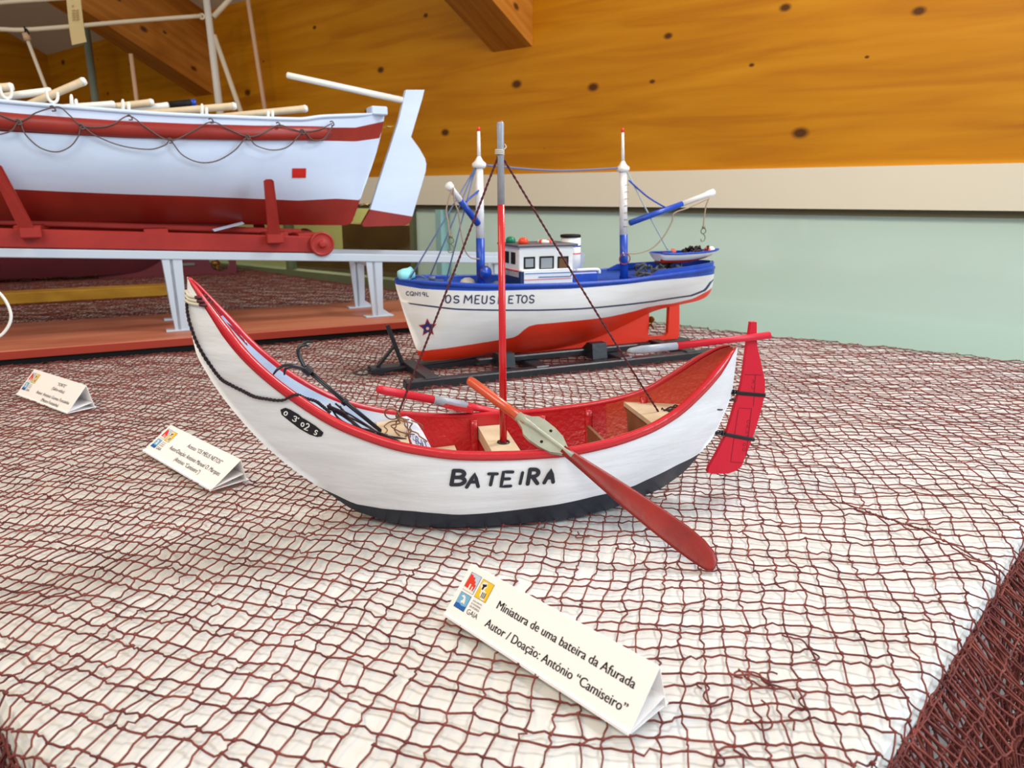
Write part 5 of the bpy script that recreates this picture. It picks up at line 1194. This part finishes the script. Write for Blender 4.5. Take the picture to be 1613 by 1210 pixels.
# red launching carriage
ca = thing('launching_carriage', 'dark red wheeled carriage holding the lifeboat on the grey rails', 'carriage', LF)
bz = lambda s: .1606 - .049 * s                        # top of the rails
for sd in (-1, 1):
    mb = MB(LF.M); a = np.array([-.64, sd * .068, bz(-.64) + .016]); b = np.array([.124, sd * .068, bz(.124) + .016]); mb.bar(a, b, .018, .030, 0, (0, 0, 1), .002); mb.build('side_beam', M_LCAR, ca)
for s_ in (-.62, -.34, -.155, .045, .10):
    mb = MB(LF.M); mb.box((s_, 0, bz(s_) + .031), (.038, .150, .011), 0, .0015); mb.build('cross_block', M_LCAR, ca)
mb = MB(LF.M); mb.bar((-.60, 0, bz(-.6) + .040), (.10, 0, bz(.1) + .0362), .022, .010, 0, (0, 0, 1), .002); mb.build('keel_plank', M_LCAR, ca)
for s_, tlt in ((-.345, -.012), (.028, .004)):
    for sd in (-1, 1):
        z0 = bz(s_) + .030; t_ = (s_ + .76) / 1.03
        mb = MB(LF.M); p0 = np.array([s_ + .010, sd * .080, z0 - .012]); p1 = np.array([s_ + tlt - .004, sd * .128, z0 + .095])
        mb.prism([p0 + (-.011, 0, 0), p0 + (.011, 0, 0), p1 + (.008, 0, 0), p1 + (.004, 0, .003), p1 + (-.004, 0, .003), p1 + (-.008, 0, 0)], (0, sd * .008, 0)); mb.build('upright', M_LCAR, ca)
        mb = MB(LF.M); mb.box((s_ + .010, sd * .086, z0 - .004), (.030, .018, .018), 0, .002); mb.build('upright_foot', M_LCAR, ca)
for s_ in (-.60, .1225):
    for sd in (-1, 1):
        mb = MB(LF.M); c = np.array([s_, sd * .078, .1725 - .049 * (s_ - .1225)]); mb.lathe(c, (0, sd, 0), [(0, .021), (.0005, .0222), (.005, .0225), (.0052, .0222), (.0068, .0208), (.007, .0202), (.0068, .0192), (.0050, .0184), (.0048, .0176), (.0048, .0082), (.0052, .0072), (.0100, .0062), (.0110, .0054), (.0112, .0045), (.0112, .0006)], 32)
        mb.build('wheel', M_LCAR, ca)
# slipway stand: red-brown board, grey rails and legs
BFm = Frame((-.5, 1.42, 0), 26)
sw = thing('slipway_stand', 'red-brown board with grey-blue rails on legs, under the lifeboat', 'slipway stand', BFm)
fo = [BFm.o, None]
p0 = gz(0, 554, .027); p1 = gz(638, 506, .027); q0 = gz(0, 510, .027); q1 = gz(563, 476, .027)
loc = lambda p: ((p - BFm.o) @ BFm.ex, (p - BFm.o) @ BFm.ey)
nf = (loc(p0)[1] + loc(p1)[1]) / 2; nbk = (loc(q0)[1] + loc(q1)[1]) / 2
mb = MB(BFm.M); mb.box((-.045, (nf + nbk) / 2, .0205), (1.08, nbk - nf, .013), 0, .0015)
mb.build('base_board', M_BOARD, sw)
mb = MB(BFm.M); mb.box((-.045, nf - .001, .0200), (1.08, .002, .0125), 0, .0006); mb.build('board_edge', M_BEDGE, sw)
mb = MB(BFm.M); mb.box((-.045, (nf + nbk) / 2 + .0015, .0082), (1.07, nbk - nf - .004, .0114), 0, .0005); mb.build('under_board_block', mat('under_board_black', (16, 15, 18), .7, .2), sw)  # black block filling the gap under the board
for s_ in ():
    for n_ in (nf + .02, nbk - .02): mb = MB(BFm.M); mb.box((s_, n_, .0082), (.03, .03, .0116), 0, .001); mb.build('foot', M_LCAR, sw)
for sd in (-1, 1):
    mb = MB(BFm.M); n_ = sd * .068; a = np.array([-.70, n_, bz(-.70) - .0072]); b = np.array([.56, n_, bz(.56) - .0072]); mb.bar(a, b, .020, .0142, 0, (0, 0, 1), .0012); mb.build('rail', M_RAIL, sw)
for s_ in (-.50, -.135, .222, .54):
    for sd in (-1, 1):
        zt = bz(s_) - .0142; n_ = sd * .068
        mb = MB(BFm.M); mb.prism([(s_ - .016, n_ - .008, zt), (s_ + .016, n_ - .008, zt), (s_ + .013, n_ - .008, .027), (s_ - .007, n_ - .008, .027)], (0, .005, 0))
        mb.prism([(s_ - .004, n_ - .008, zt), (s_ - .004, n_ + .012, zt), (s_ - .002, n_ + .016, .027), (s_ - .002, n_ - .008, .027)], (.005, 0, 0))
        mb.prism([(s_ + .004, n_ - .006, .050), (s_ + .004, n_ - .006, .0275), (s_ + .034, n_ - .006, .0275)], (0, .005, 0)); mb.box((s_ + .006, n_, .0285), (.056, .022, .003), 0, .0006)
        mb.build('leg', M_RAIL, sw)
    mb = MB(BFm.M); mb.bar((s_, -.066, bz(s_) - .022), (s_, .066, bz(s_) - .022), .010, .008, 0, (0, 0, 1), .001); mb.build('tie_bar', M_RAIL, sw)
mb = MB(LF.M); a, b = LF.cp(336, 363, -.03), LF.cp(383, 351, -.02); mb.bar(a, b, .010, .0012, 0, (0, -.3, 1)); tag(mb.build('paper_strip', M_LWHITE), 'thin white strip lying askew on the red carriage under the lifeboat', 'paper strip')

# ------------------------------------------------------------------ the maroon boat far behind, its masts and rigging
M_MAROON = mat('maroon_hull', (118, 44, 56), .45, .4, var=(8, (102, 38, 48)))
M_POLEP = mat('pinkish_pole', (214, 178, 146), .5)
M_SPAR = mat('pale_spar', (232, 222, 198), .5)
MF = Frame((-.95, 2.53, .0), 25)
mr_ = thing('fishing_boat_model', 'maroon-hulled model boat seen below the grey rails, its white masts rising behind the lifeboat', 'model boat', MF)
MH = Hull(MF,
    [(0, -1.02, .40), (.05, -1.0, .25), (.1, -.96, .10), (.14, -.92, .035), (.2, -.85, .016), (.6, -.45, .016), (.74, -.30, .020), (.80, -.245, .038), (.86, -.19, .075), (.93, -.10, .115), (.97, .0, .15), (1, .12, .22)],
    [(0, -1.05, .42, .003), (.1, -.95, .39, .06), (.3, -.72, .36, .13), (.5, -.5, .34, .15), (.75, -.22, .335, .15), (.9, -.03, .335, .12), (1, .15, .34, .06)],
    [(0, 0), (.15, .01), (.3, .03), (.6, .03), (.75, .01), (1, .005)], [(0, 1.2), (.3, 2.6), (.6, 2.8), (.8, 2.0), (1, 1.6)])
mb = MB(MF.M); MH.shell(mb, [], [0], 70, 12); mb.build('hull', M_MAROON, mr_)
mb = MB(MF.M)
t = np.linspace(0, 1, 40); A_ = MH.pt(t, np.full(40, .9), -1, -.002); B_ = MH.pt(t, np.full(40, .9), 1, -.002); mb.add(np.concatenate([A_, B_]), [(i, i + 1, i + 41, i + 40) for i in range(39)], 0); mb.build('deck', M_BEIGE, mr_)
mb = MB(MF.M); y = -.006; mb.prism([(s, y, z) for s, z in ((-.40, .004), (.012, .004), (.016, .07), (.0, .12), (-.12, .12), (-.13, .07), (-.07, .066), (-.03, .070), (-.012, .058), (-.008, .035), (-.016, .018), (-.035, .012), (-.06, .018), (-.07, .035), (-.07, .06), (-.135, .066), (-.20, .06), (-.40, .03))], (0, .012, 0)); mb.build('skeg', M_MAROON, mr_)
mb = MB(MF.M); c = np.array([-.045, 0, .040]); mb.lathe(c - (.02, 0, 0), (1, 0, 0), [(0, .008), (.02, .009), (.03, .003)], 12)
for k in range(3):
    a = k * 2.09 + .4; d = np.array([0, math.cos(a), math.sin(a)]); e = np.array([.5, -math.sin(a) * .85, math.cos(a) * .85]); mb.loft([(c + d * q, e, np.cross(d, e), w, .0015) for q, w in ((.004, .004), (.014, .010), (.024, .009), (.027, .003))], 10)
mb.build('propeller', MATS['bronze'], mr_)
mb = MB(MF.M); mb.box((-.135, -.009, .040), (.04, .004, .010), 0, .002); mb.build('anode', M_METAL, mr_)
def mcord(name, pix, r, m, n=0.0, k=4):
    mb = MB(MF.M); mb.tube(spl([MF.cp(p[0], p[1], n) for p in pix], k), r, 10); return mb.build(name, m, mr_)
def rig(name, a, b, r, m, n=0.0):
    A_, B_ = MF.cp(*a, n), MF.cp(*b, n); mb = MB(MF.M); d = B_ - A_; mb.lathe(A_, d, [(0, r), (np.linalg.norm(d), r * .85)], 14); return mb.build(name, m, mr_)
A_, B_ = MF.cp(346, 172), MF.cp(323, -18); A_ = A_ + (A_ - B_) / np.linalg.norm(A_ - B_) * .235
mb = MB(MF.M); mb.lathe(A_, B_ - A_, [(0, .0125), (np.linalg.norm(B_ - A_), .0105)], 16); mb.build('mast', M_OARP, mr_)
def toward_deck(a, b, r, m, name, zend=.33, n=0.0):
    A_, B_ = MF.cp(*a, n), MF.cp(*b, n); d = (A_ - B_); A2 = A_ + d * ((A_[2] - zend) / -(d[2])) if d[2] < 0 else A_
    mb = MB(MF.M); d = B_ - A2; mb.lathe(A2, d, [(0, r), (np.linalg.norm(d), r * .9)], 12); return mb.build(name, m, mr_)
toward_deck((380, 178), (337, 55), .0085, M_SPAR, 'mast_brace')
toward_deck((417, 170), (388, -15), .0075, M_POLEP, 'pole', n=-.03)
toward_deck((215, 156), (206, 85), .0070, M_POLEP, 'pole', n=.03)
rig('gaff', (336, 27), (372, -12), .0085, M_SPAR)
mcord('spar', [(-25, 47), (0, 46), (38, 47), (120, 41), (200, 34), (318, 25)], .0062, M_SPAR)
mcord('spar', [(-25, 7), (0, 4), (40, 1), (100, -3), (330, -22)], .0060, M_SPAR)
mb = MB(MF.M); c = MF.cp(318, 26, 0); mb.ring(c, (.3, 1, 0), .007, .003); mb.build('spar_eye', M_SPAR, mr_)
toward_deck((74, 143), (43, 62), .0055, M_SPAR, 'drop_rod', .40)
mb = MB(MF.M); a, b = MF.cp(40, 52, 0), MF.cp(44, 64, 0); mb.lathe(a, b - a, [(0, .009), (.02, .010), (np.linalg.norm(b - a), .007)], 12); mb.build('rod_block', M_POLEP, mr_)
mb = MB(MF.M); c = MF.cp(39, 47.5, 0); mb.ring(c, (1, .2, .1), .0085, .0022); mb.ring(c + (.006, 0, -.004), (1, .2, .3), .0085, .0022); mb.build('spar_tie', M_INK, mr_)
# paper tag hung over the spar
tg = thing('hanging_tag', 'long cream paper tag with small print hanging over the pale spar, upper left', 'paper tag', loc=tuple(MF.w(*MF.cp(120, 20, -.012))))
cols = [(103, 126.5, -12), (105, 127.5, 4), (108.5, 131.5, 40), (111.5, 134, 60), (113.5, 136.5, 71)]
mb = MB(MF.M); Lp = [MF.cp(l, y, -.010) for l, r, y in cols]; Rp = [MF.cp(r, y - (2 if y < 60 else 5), -.010 + .002) for l, r, y in cols]; n_ = len(cols)
mb.add(Lp + Rp + [p + np.array([0, .0012, 0]) for p in Lp + Rp], [(i, i + 1, n_ + i + 1, n_ + i) for i in range(n_ - 1)] + [(2 * n_ + i, 3 * n_ + i, 3 * n_ + i + 1, 2 * n_ + i + 1) for i in range(n_ - 1)] + [(i, 2 * n_ + i, 2 * n_ + i + 1, i + 1) for i in range(n_ - 1)] + [(n_ + i, n_ + i + 1, 3 * n_ + i + 1, 3 * n_ + i) for i in range(n_ - 1)], 0)
sh_ = mb.build('sheet', M_PAPER2, tg)
mb = MB(MF.M)
for y in (10, 17, 21, 24.5, 28, 31.5): 
    for a, b in ((112.5, 117), (118.2, 123)) if y > 12 else ((113, 116),): mb.bar(MF.cp(a + (y - 10) * .08, y + .6, -.0135), MF.cp(b + (y - 10) * .08, y - 1.6, -.0125), .0006, .0022, 0)
mb.build('small_print', mat('faded_ink', (186, 158, 96), .6), tg, sh_)

# yellow-lit plank on the net and white cable
a0, a1 = gz(-120, 489, .002), gz(292, 465.5, .002); d = (a1 - a0) / np.linalg.norm(a1 - a0); nn = np.array([-d[1], d[0], 0])
mb = MB(); mb.box((a0 + a1) / 2 + nn * .030 + (0, 0, .0155), (np.linalg.norm(a1 - a0), .060, .027), 0, .002, (d, nn, (0, 0, 1)))
tag(mb.build('wooden_plank', mat('yellow_plank', (206, 162, 60), .45, .35, var=(10, (178, 132, 44)), stretch=(.3, 3, 3))), 'yellowish wooden plank lying on the net between the legs of the slipway stand', 'plank')
CF = Frame((-.72, 1.04, 0), 20)
mb = MB(CF.M); mb.tube(spl([CF.cp(-30, 440), CF.cp(-5, 458), CF.cp(9, 474), CF.cp(17, 494), CF.cp(15, 510), CF.cp(5, 525), CF.cp(-8, 533), CF.cp(-40, 545), CF.cp(-55, 575)], 8), .0021, 10); tag(mb.build('white_cable', M_OARP), 'thin white cable curling in at the left edge beside the red-brown board', 'cable')
# fill light added to brighten the room beyond the clear pane
area('beyond_fill', tuple(WF.w(-.1, .42, .70)), tuple(WF.w(.2, .80, -.2)), (.3, .3), 8, (1.0, .94, .72))
